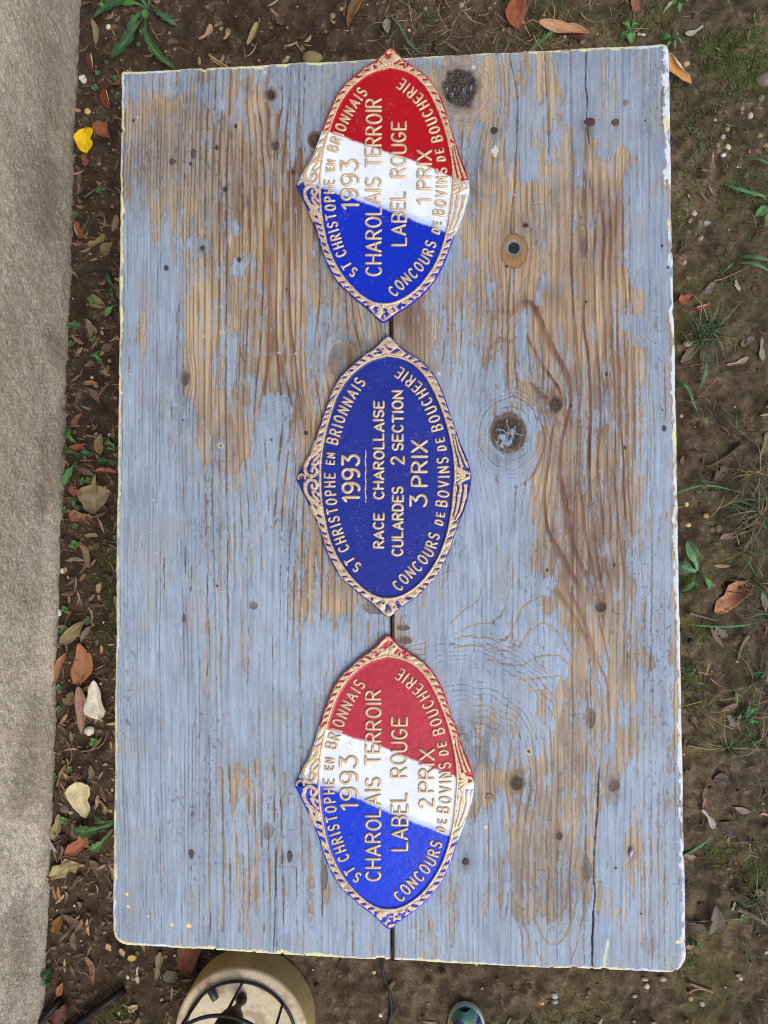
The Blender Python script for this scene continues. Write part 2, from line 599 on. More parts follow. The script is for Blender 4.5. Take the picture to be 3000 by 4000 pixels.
# knots: x, y, rx, ry, darkness, halo (factor), colour
KNOTS = [
    (1058, 368, 19, 21, 1.0, 1.9, (42, 30, 26)), (1795, 345, 80, 90, 1.0, 1.6, (50, 44, 43)), (2007, 967, 25, 27, 1.0, 2.2, (40, 36, 36)),
    (1985, 1690, 68, 76, .95, 1.15, (44, 36, 32)), (2170, 1580, 24, 30, 1.0, 1.7, (48, 34, 28)), (2345, 2371, 20, 20, .95, 1.4, (60, 34, 26)),
    (2017, 3056, 24, 27, 1.0, 2.0, (58, 44, 38)), (2184, 3265, 13, 15, .95, 1.7, (64, 46, 40)), (1075, 566, 15, 20, .8, 1.3, (50, 48, 46)),
    (1232, 545, 28, 30, .9, 1.4, (44, 34, 28)), (1345, 1405, 58, 66, .5, 1.2, (96, 88, 80)), (2280, 965, 12, 40, .6, 1.5, (92, 70, 58)),
    (2395, 3067, 20, 20, .75, 1.7, (96, 66, 54)), (2293, 3398, 18, 38, .55, 1.3, (104, 98, 96)), (723, 1478, 15, 24, .75, 1.5, (72, 66, 62)),
    (2306, 2806, 17, 36, .6, 1.3, (110, 104, 98)), (2052, 878, 11, 9, 1.0, 1.5, (48, 34, 28)), (1045, 3245, 22, 32, .25, 1.2, (150, 128, 106)),
    (1480, 2370, 60, 26, .55, 1.2, (96, 74, 62)), (1575, 2452, 24, 10, .7, 1.3, (88, 66, 56)), (1580, 2500, 26, 14, .7, 1.3, (84, 70, 62)),
    (990, 2365, 16, 14, .5, 1.3, (110, 104, 100)), (1265, 3425, 14, 45, .5, 1.3, (96, 92, 94)),
]
GRIME = [
    (690, 370, 60, 70, .35), (800, 330, 80, 60, .3), (965, 330, 40, 60, .35), (960, 800, 45, 50, .65), (880, 740, 10, 14, .9), (1740, 260, 60, 40, .35), (1880, 640, 120, 110, .3), (1860, 740, 70, 60, .35),
    (2160, 1150, 80, 70, .4), (2110, 1120, 50, 40, .3), (2210, 1070, 24, 90, .35), (2290, 960, 40, 70, .3), (2230, 1480, 40, 60, .3), (1890, 2920, 80, 120, .5), (1830, 2860, 60, 60, .5), (1950, 2870, 60, 60, .3),
    (2370, 1560, 60, 200, .25), (2330, 2070, 140, 220, .2), (2120, 1600, 40, 60, .4), (1980, 1780, 90, 60, .25), (1370, 1380, 130, 130, .45), (700, 1500, 50, 110, .3), (690, 1650, 60, 90, .25), (1110, 1960, 50, 100, .25),
    (790, 980, 14, 12, .8), (2300, 490, 40, 36, .5), (1930, 515, 34, 36, .5), (1630, 2960, 20, 20, 0), (2200, 3500, 130, 100, .22), (1970, 3400, 120, 110, .18), (1819, 3372, 26, 34, .55), (2470, 3340, 24, 34, .4), (2397, 3090, 40, 60, .35),
    (800, 650, 40, 40, .2), (560, 640, 90, 60, .15), (1180, 650, 30, 120, .25), (1100, 1560, 90, 60, .1), (1330, 2420, 60, 40, .3), (2540, 3700, 60, 60, .2), (2250, 2450, 60, 100, .25), (2400, 1900, 60, 120, .2),
]
STAINS = [(1150, 700, 90, 350, .65), (960, 800, 60, 200, .55), (1240, 800, 60, 250, .6), (880, 900, 40, 300, .4), (2290, 720, 60, 150, .6), (2330, 900, 100, 250, .45), (2060, 1180, 120, 60, .45), (2170, 1330, 60, 150, .5), (2230, 2050, 90, 350, .45),
          (2330, 2200, 60, 200, .5), (1100, 1350, 60, 250, .35), (1000, 950, 40, 200, .45), (1600, 1230, 60, 150, .5), (1180, 1600, 80, 150, .5), (2180, 1600, 80, 90, .6), (2020, 860, 40, 60, .3), (1985, 1690, 95, 105, .35), (2380, 1500, 60, 400, .35), (2017, 3070, 70, 90, .4), (1850, 660, 60, 60, .3)]
SPECKS = [(920, 492, 7), (790, 968, 8), (935, 1013, 9), (649, 1047, 9), (1146, 671, 8), (880, 738, 9), (862, 1741, 7), (1060, 1718, 6), (1195, 1690, 8), (2595, 1674, 10), (2441, 1748, 6), (2137, 2227, 6), (2400, 2206, 6),
          (1980, 1036, 8), (2066, 2935, 6), (2290, 1178, 5), (2586, 960, 6), (2610, 1045, 5), (2230, 1585, 6), (850, 2290, 4), (2520, 470, 4), (520, 470, 6), (1120, 1130, 4), (2590, 1600, 4), (2370, 1460, 7), (715, 1640, 4), (745, 640, 6), (845, 575, 8), (2505, 3570, 4), (2560, 1340, 4), (2405, 3390, 5), (848, 2290, 4)]
PALE = [(868, 1298, 10), (862, 1741, 12), (2066, 2935, 14), (1940, 590, 13), (538, 458, 4), (1035, 282, 5), (1265, 905, 0), (1088, 1378, 4), (1155, 1381, 3), (797, 1313, 3), (508, 1462, 3), (1850, 262, 7), (2010, 760, 3), (610, 2160, 3), (583, 2078, 3), (1898, 3232, 8), (1715, 1460, 6), (601, 1954, 3)]


def splash(px, py, pts, wid, jit):
    """soft-edged band along a line; returns index array and cover 0..1"""
    L = smooth_line(pts)
    wv = np.interp(np.linspace(0, 1, len(L)), np.linspace(0, 1, len(np.atleast_1d(wid))) if np.ndim(wid) else [0, 1], wid if np.ndim(wid) else [wid, wid])
    m = wv.max() + 16
    idx = np.nonzero((px > L[:, 0].min() - m) & (px < L[:, 0].max() + m) & (py > L[:, 1].min() - m) & (py < L[:, 1].max() + m))[0]
    if not len(idx):
        return idx, np.zeros(0)
    x = px[idx]
    y = py[idx]
    x2 = x + (nz(x / 17, y / 45, 3) - .5) * jit + (nz(x / 5, y / 18, 9) - .5) * jit * .6
    y2 = y + (nz(x / 17, y / 30, 4) - .5) * jit
    d, t = line_dist(x2, y2, L)
    w = np.interp(t, np.linspace(0, 1, len(wv)), wv) * .5
    ends = sst(0, .06, t) * (1 - sst(.94, 1, t)) * .5 + .5
    return idx, (1 - sst(w * .75, w * 1.15 + 1.0, d)) * ends


def fibres(px, py, pts, wid):
    # a late-wood ring: crisp on one side, fraying into fibres on the other
    L = smooth_line(pts, 6)
    wv = np.interp(np.linspace(0, 1, len(L)), np.linspace(0, 1, len(wid)), wid)
    m = wv.max() * 1.6 + 18
    idx = np.nonzero((px > L[:, 0].min() - m) & (px < L[:, 0].max() + m) & (py > L[:, 1].min() - m) & (py < L[:, 1].max() + m))[0]
    x = px[idx] + (nz(px[idx] / 40, py[idx] / 110, 3) - .5) * 9
    y = py[idx] + (fbm(px[idx] / 3.2, py[idx] / 90, 4, 2) - .5) * 16
    d, t = line_dist(x, y, L)
    sgn = np.sign(line_side(x, y, L))
    w = np.interp(t, np.linspace(0, 1, len(wv)), wv)
    a = np.where(sgn > 0, 1 - sst(w * .45, w * .55 + 1.5, d), 1 - sst(w * .25, w * 1.35 + 2, d))
    core = 1 - sst(1.0, 3.2, np.abs(d * sgn - w * .35))
    return idx, np.clip(np.maximum(a * .85, core), 0, 1) * (sst(0, .05, t) * (1 - sst(.95, 1, t)) * .6 + .4)


def paint_board(px, py, edge, side):
    """albedo and relief (m) of the boards at photo points; edge = distance to the outer rim (photo px), side = which rim"""
    n = len(px)
    left = px < 1528
    # ring phase: lines flow round the knots
    wx = px + (nz(px / 260, py / 900, 1) - .5) * 26 + (nz(px / 60, py / 260, 2) - .5) * 7
    for kx, ky, lx, ly, a in ((1058, 368, 75, 130, .8), (1062, 1615, 95, 260, .75), (1075, 566, 40, 60, .6), (723, 1478, 40, 70, .6), (1795, 345, 150, 190, .85), (2007, 967, 80, 130, .7), (1985, 1690, 170, 260, .8),
                              (2170, 1585, 60, 90, .75), (2345, 2371, 50, 80, .7), (2017, 3056, 90, 150, .75), (2184, 3265, 50, 100, .6), (1345, 1405, 120, 160, .75), (2395, 3067, 50, 80, .6), (2293, 3398, 40, 80, .6)):
        g = np.exp(-((px - kx) / lx) ** 2 - ((py - ky) / ly) ** 2)
        wx = kx + (wx - kx) * (1 - a * g)
    xs = np.array([400, 760, 800, 1300, 1530, 1560, 1900, 2220, 2500, 2720])
    fr = np.array([1 / 13., 1 / 14., 1 / 27., 1 / 25., 1 / 17., 1 / 16., 1 / 20., 1 / 30., 1 / 27., 1 / 20.])
    tx = np.linspace(380, 2740, 2400)
    ph = np.concatenate([[0], np.cumsum(np.interp(tx, xs, fr)[:-1] * np.diff(tx))])
    phi = np.interp(wx, tx, ph)
    conc = np.zeros(n)
    # concentric rings round the two big knots and the curl lower right
    for cx, cy, rr, sp, asp in ((1795, 345, 190, 13, 1.0), (1985, 1690, 170, 15, .85), (1820, 3080, 620, 17, .8), (1062, 1617, 62, 13, .9)):
        d = np.hypot(px - cx, (py - cy) * asp) + (nz(px / 50, py / 50, 5) - .5) * 22
        lim = (1 - sst(rr * .75, rr, d))
        if rr > 500:
            lim = lim * sst(2420, 2560, py) * (1 - sst(2820, 2960, py)) * sst(1500, 1600, px) * (1 - sst(2080, 2240, px))
        phi = np.where(lim > .5, d / sp, phi)
        conc = np.maximum(conc, (lim > .5) * 1.0)
    k = np.floor(phi)
    f = phi - k
    rnd = np.abs(np.sin(k * 12.9898 + 4.1) * 43758.5453) % 1
    late = sst(.56, .88, f) * (1 - sst(.93, 1.0, f))
    late = late * (0.35 + .65 * rnd)
    rnd2 = np.abs(np.sin(k * 78.233 + 1.7) * 12543.123) % 1
    groove = np.exp(-((f - .90) / .07) ** 2) * sst(.25, .8, rnd2)
    st1 = fbm(px / 8, py / 330, 2, 4)
    st2 = fbm(px / 4, py / 120, 6, 3)
    big = fbm(px / 160, py / 320, 8, 4)
    fine = fbm(px / 6, py / 14, 11, 3)
    # --- wood
    tan = lin(186, 162, 130)
    grey = lin(150, 139, 124)
    honey = lin(186, 152, 108)
    wood = np.broadcast_to(tan, (n, 3)).copy()
    wood = mixc(wood, grey, sst(.42, .68, big) * .75 + (left & (py < 900) & (px < 820)) * .25)
    hz = np.exp(-((px - 1230) / 200) ** 2 - ((py - 2000) / 500) ** 2) + np.exp(-((px - 2100) / 300) ** 2 - ((py - 1050) / 300) ** 2) + np.exp(-((px - 2300) / 160) ** 2 - ((py - 1900) / 500) ** 2) * .6 + np.exp(-((px - 1030) / 200) ** 2 - ((py - 1000) / 500) ** 2) * .5
    wood = mixc(wood, honey, np.clip(hz, 0, 1) * .45)
    wood *= (0.56 + .78 * st1)[:, None]
    wood *= (0.82 + .36 * st2)[:, None]
    streak = sst(.58, .72, fbm(px / 4, py / 150, 1, 3))
    wood = mixc(wood, lin(96, 78, 62), streak * .45)
    dull = np.exp(-((px - 1600) / 70) ** 2 - ((py - 1250) / 170) ** 2)
    wood = mixc(wood, lin(112, 92, 74), dull * .8)
    wood = mixc(wood, lin(84, 52, 32), late * np.where(left, 1.0, .75) * (.45 + .7 * big))
    wood = mixc(wood, lin(64, 44, 32), groove * np.where(left & (px > 770), .62 + .38 * st1, .35 + .6 * st1) * np.where(left, .9, .4))
    sn = np.zeros(n)
    for gx, gy, rx, ry, s in STAINS:
        sn = np.maximum(sn, s * np.exp(-((px - gx) / rx) ** 2 - ((py - gy) / ry) ** 2))
    sn = np.clip(sn * 1.5, 0, 1) * sst(.28, .64, fbm(px / 10, py / 170, 13, 4))
    wood = mixc(wood, lin(98, 66, 42), np.clip(sn, 0, .8))
    wood *= np.where(left & (px < 820) & (py < 950), .92, .95)[:, None]
    red = np.zeros(n)
    relief = late * 0.00018
    for pts, wd, s in RINGS:
        i, a = fibres(px, py, pts, wd)
        a = np.clip(a * s * (.35 + 1.1 * fbm(px[i] / 30, py[i] / 140, 3, 3)), 0, .92)
        red[i] = np.maximum(red[i], a)
    rc = np.broadcast_to(lin(124, 66, 36), (n, 3)).copy()
    rc = mixc(rc, lin(74, 36, 26), sst(.36, .58, st1))
    rc = np.where(left[:, None], rc * .55 + lin(104, 72, 54) * .45, rc)
    wood = wood * (1 - np.clip(red, 0, 1)[:, None]) + rc * np.clip(red, 0, 1)[:, None]
    relief += red * 0.0003
    knotm = np.zeros(n)
    for kx, ky, rx, ry, dk, halo, kc in KNOTS:
        m = (np.abs(px - kx) < rx * halo * 1.7 + 12) & (np.abs(py - ky) < ry * halo * 1.9 + 12)
        i = np.nonzero(m)[0]
        if not len(i):
            continue
        x = px[i] + (nz(px[i] / 22, py[i] / 22, 7) - .5) * rx * .26
        y = py[i] + (nz(px[i] / 22, py[i] / 22, 12) - .5) * ry * .26
        d = np.hypot((x - kx) / rx, (y - ky) / ry)
        hal = 1 - sst(1.0, halo * 1.25, d)
        ring = .5 + .5 * np.sin(d * 17 + nz(px[i] / 20, py[i] / 20, 3) * 3)
        wood[i] = mixc(wood[i], lin(178, 160, 134) if rx > 70 else lin(146, 112, 82), hal * .6 * min(1, dk))
        wood[i] = mixc(wood[i], lin(84, 60, 46), hal * .32 * ring)
        core = (1 - sst(.74, 1.14, d)) * (.82 + .18 * sst(.3, .6, fbm(px[i] / 6, py[i] / 6, 9, 2)))
        ang = np.arctan2(y - ky, x - kx)
        crack = sst(.80, .98, np.abs(np.cos(ang * 2.5 + kx))) * sst(1.05, .35, d)
        kcol = np.broadcast_to(lin(*kc), (len(i), 3)) * (.35 + .8 * fbm(px[i] / (7 if rx < 50 else 20), py[i] / (9 if rx < 50 else 32), 4, 4))[:, None]
        if rx > 50:
            kcol = kcol * (.8 + .9 * sst(.35, 1.0, d))[:, None] * (.7 + .6 * nz(ang * 9, d * 2, 5))[:, None]
        kcol = mixc(kcol, lin(30, 24, 22), crack * .6)
        wood[i] = mixc(wood[i], kcol, core * dk)
        wood[i] = mixc(wood[i], lin(40, 30, 26), np.exp(-((d - 1.04) / .10) ** 2) * (.75 if rx < 70 else .15) * dk)
        knotm[i] = np.maximum(knotm[i], core * dk)
        relief[i] += -0.0006 * core + .0004 * (hal - core)
    # --- paint
    p = wear(px + (nz(px / 70, py / 70, 5) - .5) * 50, py + (nz(px / 60, py / 120, 6) - .5) * 130)
    nn = .46 * fbm(px / 13, py / 170, 3, 4) + .30 * fbm(px / 34, py / 150, 9, 3) + .24 * fbm(px / 5, py / 16, 13, 3)
    nn = np.clip((nn - .5) * 2.6 + .5, 0, 1)
    pp = np.where(p < .5, 1.3 * p * p + .3 * p, .475 + (p - .5) * 1.35) * 1.12 - .09 + late * (.20 + .36 * p) * (rnd > .3) + np.clip(red, 0, 1) * np.where(p > .15, .55, .2)
    bare = sst(-.11, .11, pp - nn)
    thin = sst(-.34, .0, pp - nn) * (1 - bare) * sst(.35, .65, st2)      # paint worn thin round the bare wood
    for pts, wd in TANS:
        i, a = splash(px, py, pts, wd * 1.1, 8)
        a = a * sst(.18, .42, st1[i] * .6 + fine[i] * .4)
        bare[i] = np.maximum(bare[i], a)
    kb = np.zeros(n)
    for kx, ky, rx, ry, dk, halo, kc in KNOTS:
        d = np.hypot((px - kx) / rx, (py - ky) / ry)
        kb = np.maximum(kb, (1 - sst(1.0, 1.0 + (halo - 1) * .8, d)) * min(1, dk * 1.3))
    chips = sst(.52, .6, fbm(px / 16, py / 26, 10, 3)) * (((px - 1795) / 60) ** 2 + ((py - 400) / 90) ** 2 < 1.1) + sst(.55, .60, fbm(px / 17, py / 24, 4, 3)) * (((px - 1985) / 52) ** 2 + ((py - 1712) / 40) ** 2 < 1)
    bare = np.maximum(bare, kb * (1 - .95 * np.clip(chips, 0, 1)))
    for kx, ky, R_ in ((1985, 1690, 66),):
        x = px - kx + (nz(px / 12, py / 12, 4) - .5) * 9
        y = py - ky + (nz(px / 12, py / 12, 6) - .5) * 9
        d = np.hypot(x, y)
        spoke = np.zeros(n)
        for an, ln in ((-95, 58), (-40, 40), (10, 60), (200, 48), (150, 52), (95, 50)):
            aa = math.radians(an)
            u_ = x * math.cos(aa) + y * math.sin(aa)
            v_ = np.abs(-x * math.sin(aa) + y * math.cos(aa))
            spoke = np.maximum(spoke, (u_ > 0) * (u_ < ln) * (1 - sst(1.2, 4.5 - u_ * .03, v_)))
        bare = np.where(d < R_, np.minimum(bare, 1 - spoke * .8), bare)
        low = (d > R_ * .55) & (d < R_ * 1.35) & (y > 10)
        bare = np.where(low, np.maximum(bare, sst(.50, .58, fbm(px / 20, py / 12, 3, 3)) * .9), bare)
    film = np.maximum(sst(.35, .65, fbm(px / 22, py / 200, 14, 3)) * .12, sst(.60, .66, fbm(px / 12, py / 60, 5, 4)) * 1.1) * (1 - knotm) * (1 - np.clip(red, 0, 1))       # thin leftover film on worn wood
    pc = np.broadcast_to(lin(148, 164, 182), (n, 3)).copy()
    warmth = sst(2600, 300, py)
    pc = mixc(pc, lin(132, 140, 152), np.clip(warmth * .7 + (big - .5) * 1.1, 0, 1))
    pc *= (0.80 + .40 * fbm(px / 5, py / 160, 1, 3))[:, None] * (.90 + .2 * fine)[:, None]
    pc = mixc(pc, lin(116, 126, 140), sst(.58, .70, fbm(px / 7, py / 110, 9, 3)) * .45)
    pc = mixc(pc, lin(176, 188, 202), sst(.60, .74, fbm(px / 6, py / 120, 12, 3)) * .4)
    pc *= (.86 + .28 * fbm(px / 110, py / 170, 6, 4))[:, None]
    pc = mixc(pc, lin(158, 152, 142), sst(.52, .70, fbm(px / 60, py / 120, 10, 4)) * .35)
    dk = late * (1 - bare) * (rnd > .3) * sst(.35, .6, st1)
    pc = mixc(pc, lin(104, 98, 96), dk * np.where(left & (px < 800), .7, .35))
    pc = mixc(pc, lin(62, 58, 58), groove * sst(.42, .56, fbm(px / 9, py / 120, 7, 3)) * np.where(left & (px < 820), .8, .35 + .5 * conc))
    col = wood * (1 - .5 * film[:, None]) + pc * .5 * film[:, None]
    rim = sst(.02, .5, bare) * sst(.98, .5, bare)
    pc = pc * (1 - .34 * thin[:, None]) + wood * .34 * thin[:, None]
    col = pc * (1 - bare[:, None]) + col * bare[:, None]
    col *= (1 - .30 * rim)[:, None]
    relief += (1 - bare) * 0.00042
    # --- stains, cracks, specks
    g = np.zeros(n)
    for gx, gy, rx, ry, s in GRIME:
        d = ((px - gx) / rx) ** 2 + ((py - gy) / ry) ** 2
        g = np.maximum(g, s * np.exp(-d) * 1.2)
    g = g * sst(.30, .62, fbm(px / 26, py / 44, 15, 4)) + .10 * sst(.55, .75, fbm(px / 90, py / 120, 5, 4))
    col = mixc(col, lin(84, 80, 80), np.clip(g, 0, .85) * (1 - knotm))
    sp = sst(.80, .86, nz(px / 9, py / 13, 6)) * sst(.5, .7, big) * .5
    col = mixc(col, lin(80, 74, 70), sp * (1 - knotm))
    for kx, ky, rx, ry, dk, halo, kc in KNOTS + [(sx_, sy_, 13, 15, .8, 1, 0) for sx_, sy_ in ((673, 632), (755, 600), (1930, 510), (2305, 477), (2405, 478), (1819, 3366), (748, 3337), (1132, 3345), (719, 2418), (2469, 3331), (753, 3183))]:
        if rx > 50:
            continue
        m = (np.abs(px - kx) < rx * 2.2) & (np.abs(py - ky) < ry * 7)
        i = np.nonzero(m)[0]
        a = np.exp(-((px[i] - kx) / (rx * .8)) ** 2) * np.exp(-np.abs(py[i] - ky) / (ry * 2.0)) * sst(.30, .62, fbm(px[i] / 4, py[i] / 40, 5, 3)) * dk * .75
        col[i] = mixc(col[i], lin(82, 68, 58), np.clip(a, 0, .8))
    for pts, wd, s in CRACKS:
        i, a = splash(px, py, pts, wd * 1.25, 3.5)
        a = a * s * (.6 + .4 * sst(.3, .6, fine[i]))
        col[i] = mixc(col[i], lin(44, 38, 34), np.clip(a, 0, 1))
        relief[i] -= a * 0.0016
    for sx, sy, r in SPECKS:
        d = np.hypot(px - sx, (py - sy) * .8) + (fine - .5) * 6
        a = 1 - sst(r * .75, r * 1.2, d)
        col = mixc(col, lin(38, 36, 36), a * .9)
    for sx, sy, r in PALE:
        if not r:
            continue
        d = np.hypot(px - sx, py - sy) + (fine - .5) * 5 + ((nz(px / 13, py / 13, 4) - .5) * 26 if sx == 1940 else 0)
        a = (1 - sst(r * .8, r * 1.2, d)) * (sst(r * .3, r * .6, d) if r > 9.5 and sx != 1940 else 1)
        col = mixc(col, lin(206, 203, 192) if r < 9 or sx == 1940 else lin(188, 176, 150), a * .85)
    # the bored knot: brown heart shaped eye, grey paint ring, black plug
    i = np.nonzero((np.abs(px - 2010) < 90) & (np.abs(py - 975) < 110))[0]
    x = px[i] - 2010 + (nz(px[i] / 16, py[i] / 16, 3) - .5) * 9
    y = py[i] - 982 + (nz(px[i] / 16, py[i] / 16, 5) - .5) * 9
    d = np.hypot(x / 55, y / 72)
    eye = 1 - sst(.92, 1.0, d)
    ec = np.broadcast_to(lin(150, 116, 76), (len(i), 3)) * (.7 + .5 * st1[i])[:, None]
    ec = mixc(ec, lin(84, 58, 38), np.exp(-((d - .95) / .06) ** 2) * .7 + sst(.65, .35, d) * .35)
    col[i] = mixc(col[i], ec, eye)
    r = np.hypot(px[i] - 2007, py[i] - 967) + (fine[i] - .5) * 5
    col[i] = mixc(col[i], lin(128, 132, 136), (1 - sst(29, 32, r)) * .85)
    col[i] = mixc(col[i], lin(30, 30, 34), 1 - sst(21.5, 24, r))
    relief[i] -= .0012 * (1 - sst(21, 24, r))
    # --- worn rim: white and pale yellow primer
    along = np.where((side == 0) | (side == 1), py, px)
    base_w = np.select([side == 0, side == 1, side == 2, side == 3], [9 + 8 * nz(py / 260, py * 0, 2), np.where(py < 700, 26, 12 + 10 * nz(py / 170, py * 0, 5)), 9 + 7 * nz(px / 200, px * 0, 4), 9 + 8 * nz(px / 160, px * 0, 7)], 10)
    on = np.select([side == 0, side == 1, side == 2, side == 3],
                   [.75 + 0 * px, np.where(py < 700, .5, np.where(py < 1350, .36, np.where(py < 2350, .55, .5))), np.where(px < 1150, .85, .5), np.where(px < 2450, .8, .45)], .6)
    ww = base_w * (.35 + 1.3 * fbm(along / 22, edge / 14, 3, 3))
    worn = (1 - sst(ww - 2.5, ww + 1.5, edge)) * sst(1.0 - on - .12, 1.0 - on + .06, fbm(along / 34, edge / 12, 12, 3) * .8 + .2 * nz(along / 300, along * 0, 9) + .08)
    yel = sst(.40, .62, nz(along / 120, along * 0, 8) + .25 * (side == 0) * (py > 1000) + .2 * (side == 2) - .35 * (side == 1))
    wc = np.broadcast_to(lin(208, 212, 216), (n, 3)).copy()
    wc = mixc(wc, lin(214, 210, 148), yel * .8)
    wc *= (.85 + .3 * fine)[:, None]
    col = col * (1 - worn[:, None]) + wc * worn[:, None]
    by = ((px > 2595) & (px < 2668) & (py > 150) & (py < 720)) * sst(.50, .58, fbm(px / 10, py / 26, 3, 3) + .0006 * (px - 2640) * 2) * (side == 1)
    col = mixc(col, lin(216, 221, 230), by * .85)
    for x0, y0, r in ((738, 3617, 9), (672, 3613, 7), (580, 3580, 6), (502, 3542, 5), (497, 3494, 5), (2366, 3720, 0), (2652, 3680, 9)):
        if r:
            a = 1 - sst(r * .6, r * 1.1, np.hypot((px - x0) * .8, py - y0) + (fine - .5) * 8)
            col = mixc(col, lin(222, 216, 140), a)
    i, a = splash(px, py, [(2372, 3670), (2366, 3730), (2364, 3775)], 10, 8)
    col[i] = mixc(col[i], lin(206, 214, 190), a * .8)
    return np.clip(col, .004, .9), relief


TOPZ = TH
table = empty('wooden_table', (0, 0, 0), 'old wooden garden table with worn grey blue paint, carrying three plaques', 'table')


def edge_x(y, right):
    if right:
        x = 2614 + (y - 167) / (3807 - 167) * (2684 - 2614)
        return x + (nz(y / 120, y * 0, 3) - .5) * 6 + (nz(y / 26, y * 0, 5) - .5) * 2 - 5 * sst(.86, .95, nz(y / 40, y * 0, 9))
    x = 472 + (y - 276) / (3692 - 276) * (437 - 472)
    return x + (nz(y / 150, y * 0, 6) - .5) * 5 + (nz(y / 26, y * 0, 2) - .5) * 3 + 6 * sst(.84, .95, nz(y / 40, y * 0, 10))


def end_y(x, bottom):
    if bottom:
        return 3692 + (x - 437) / (2684 - 437) * (3807 - 3692) + 6 * np.sin((x - 437) / 2247 * np.pi) + (nz(x / 90, x * 0, 4) - .5) * 5 + (nz(x / 12, x * 0, 3) - .5) * 2.5 - 6 * sst(.84, .94, nz(x / 22, x * 0, 8))
    return 276 + (x - 472) / (2614 - 472) * (167 - 276) + (nz(x / 90, x * 0, 8) - .5) * 5 + (nz(x / 12, x * 0, 5) - .5) * 2.5 + 5 * sst(.84, .94, nz(x / 22, x * 0, 12))


def gap_x(y):
    return 1527 + (y - 1250) * .0022 + (nz(y / 180, y * 0, 2) - .5) * 4


def plank(is_left, name):
    ny = 1420
    nx = 460 if is_left else 490
    t = np.linspace(0, 1, ny)[:, None]
    s = np.linspace(0, 1, nx)[None, :]
    # cluster samples near the rims
    yy = 220 + t * (3750 - 220)
    for _ in range(3):
        if is_left:
            xl = edge_x(yy, False)
            xr = gap_x(yy) - 6
        else:
            xl = gap_x(yy) + 6
            xr = edge_x(yy, True)
        xx = xl + s * (xr - xl)
        y0 = end_y(xx, False)
        y1 = end_y(xx, True)
        yy = y0 + t * (y1 - y0)
    # round the outer corners
    def rc(xx, yy, r, top):
        dx = (xx - xl) if is_left else (xr - xx)
        dy = (yy - y0) if top else (y1 - yy)
        m = (dx < r) & (dy < r)
        a = r - dx
        b = r - dy
        q = np.hypot(a, b)
        mx = np.maximum(a, b)
        f = np.where(q > 1e-6, mx / np.maximum(q, 1e-6), 1)
        a2 = a * f
        b2 = b * f
        nx_ = (xl + r - a2) if is_left else (xr - r + a2)
        ny_ = (y0 + r - b2) if top else (y1 - r + b2)
        return np.where(m, nx_, xx), np.where(m, ny_, yy)
    r1, r2 = ((14, 60) if is_left else (30, 78))
    xx, yy = rc(xx, yy, r1, True)
    xx, yy = rc(xx, yy, r2, False)
    px = xx.ravel()
    py = yy.ravel()
    # rim distance, rounded corners included
    dside = (xx - xl) if is_left else (xr - xx)
    dt = yy - y0
    db = y1 - yy
    e = np.minimum(np.minimum(dside, dt), db)
    for r, dd in ((r1, dt), (r2, db)):
        m = (dside < r) & (dd < r)
        e = np.where(m, r - np.hypot(r - dside, r - dd), e)
    side = np.where(dside <= np.minimum(dt, db), 0 if is_left else 1, np.where(dt < db, 2, 3))
    e = np.maximum(e, 0).ravel()
    inner = ((xr - xx) if is_left else (xx - xl)).ravel()
    col, rel = paint_board(px, py, e, side.ravel())
    col = mixc(col, lin(70, 56, 44), (1 - sst(0, 9, inner)) * .75)
    bev = 0.0042 * (1 - np.sqrt(np.clip(1 - (1 - np.clip(e / 11, 0, 1)) ** 2, 0, 1)))
    bev += 0.003 * (1 - np.sqrt(np.clip(1 - (1 - np.clip(inner / 8, 0, 1)) ** 2, 0, 1)))
    V = W(px, py, TOPZ)
    V[:, 2] += rel - bev - 0.0008
    nv = ny * nx
    idx = np.arange(nv).reshape(ny, nx)
    loop = np.concatenate([idx[0, :-1], idx[:-1, -1], idx[-1, :0:-1], idx[:0:-1, 0]])
    low = V[loop].copy()
    low[:, 2] = TOPZ - 0.034
    V = np.vstack([V, low])
    m = len(loop)
    a = loop
    b = np.roll(loop, -1)
    c = nv + np.roll(np.arange(m), -1)
    d = nv + np.arange(m)
    skirt = np.stack([a, b, c, d], 1)
    col = np.vstack([col, np.broadcast_to(lin(120, 104, 84), (m, 3))])
    bl = low.mean(0)
    V = np.vstack([V, [bl]])
    col = np.vstack([col, [lin(110, 94, 76)]])
    tri = np.stack([d, c, np.full(m, len(V) - 1)], 1)
    return make_mesh(name, V, [gridf(ny, nx), skirt, tri], M_WOOD, table, col)


plank(True, 'plank')
plank(False, 'plank')
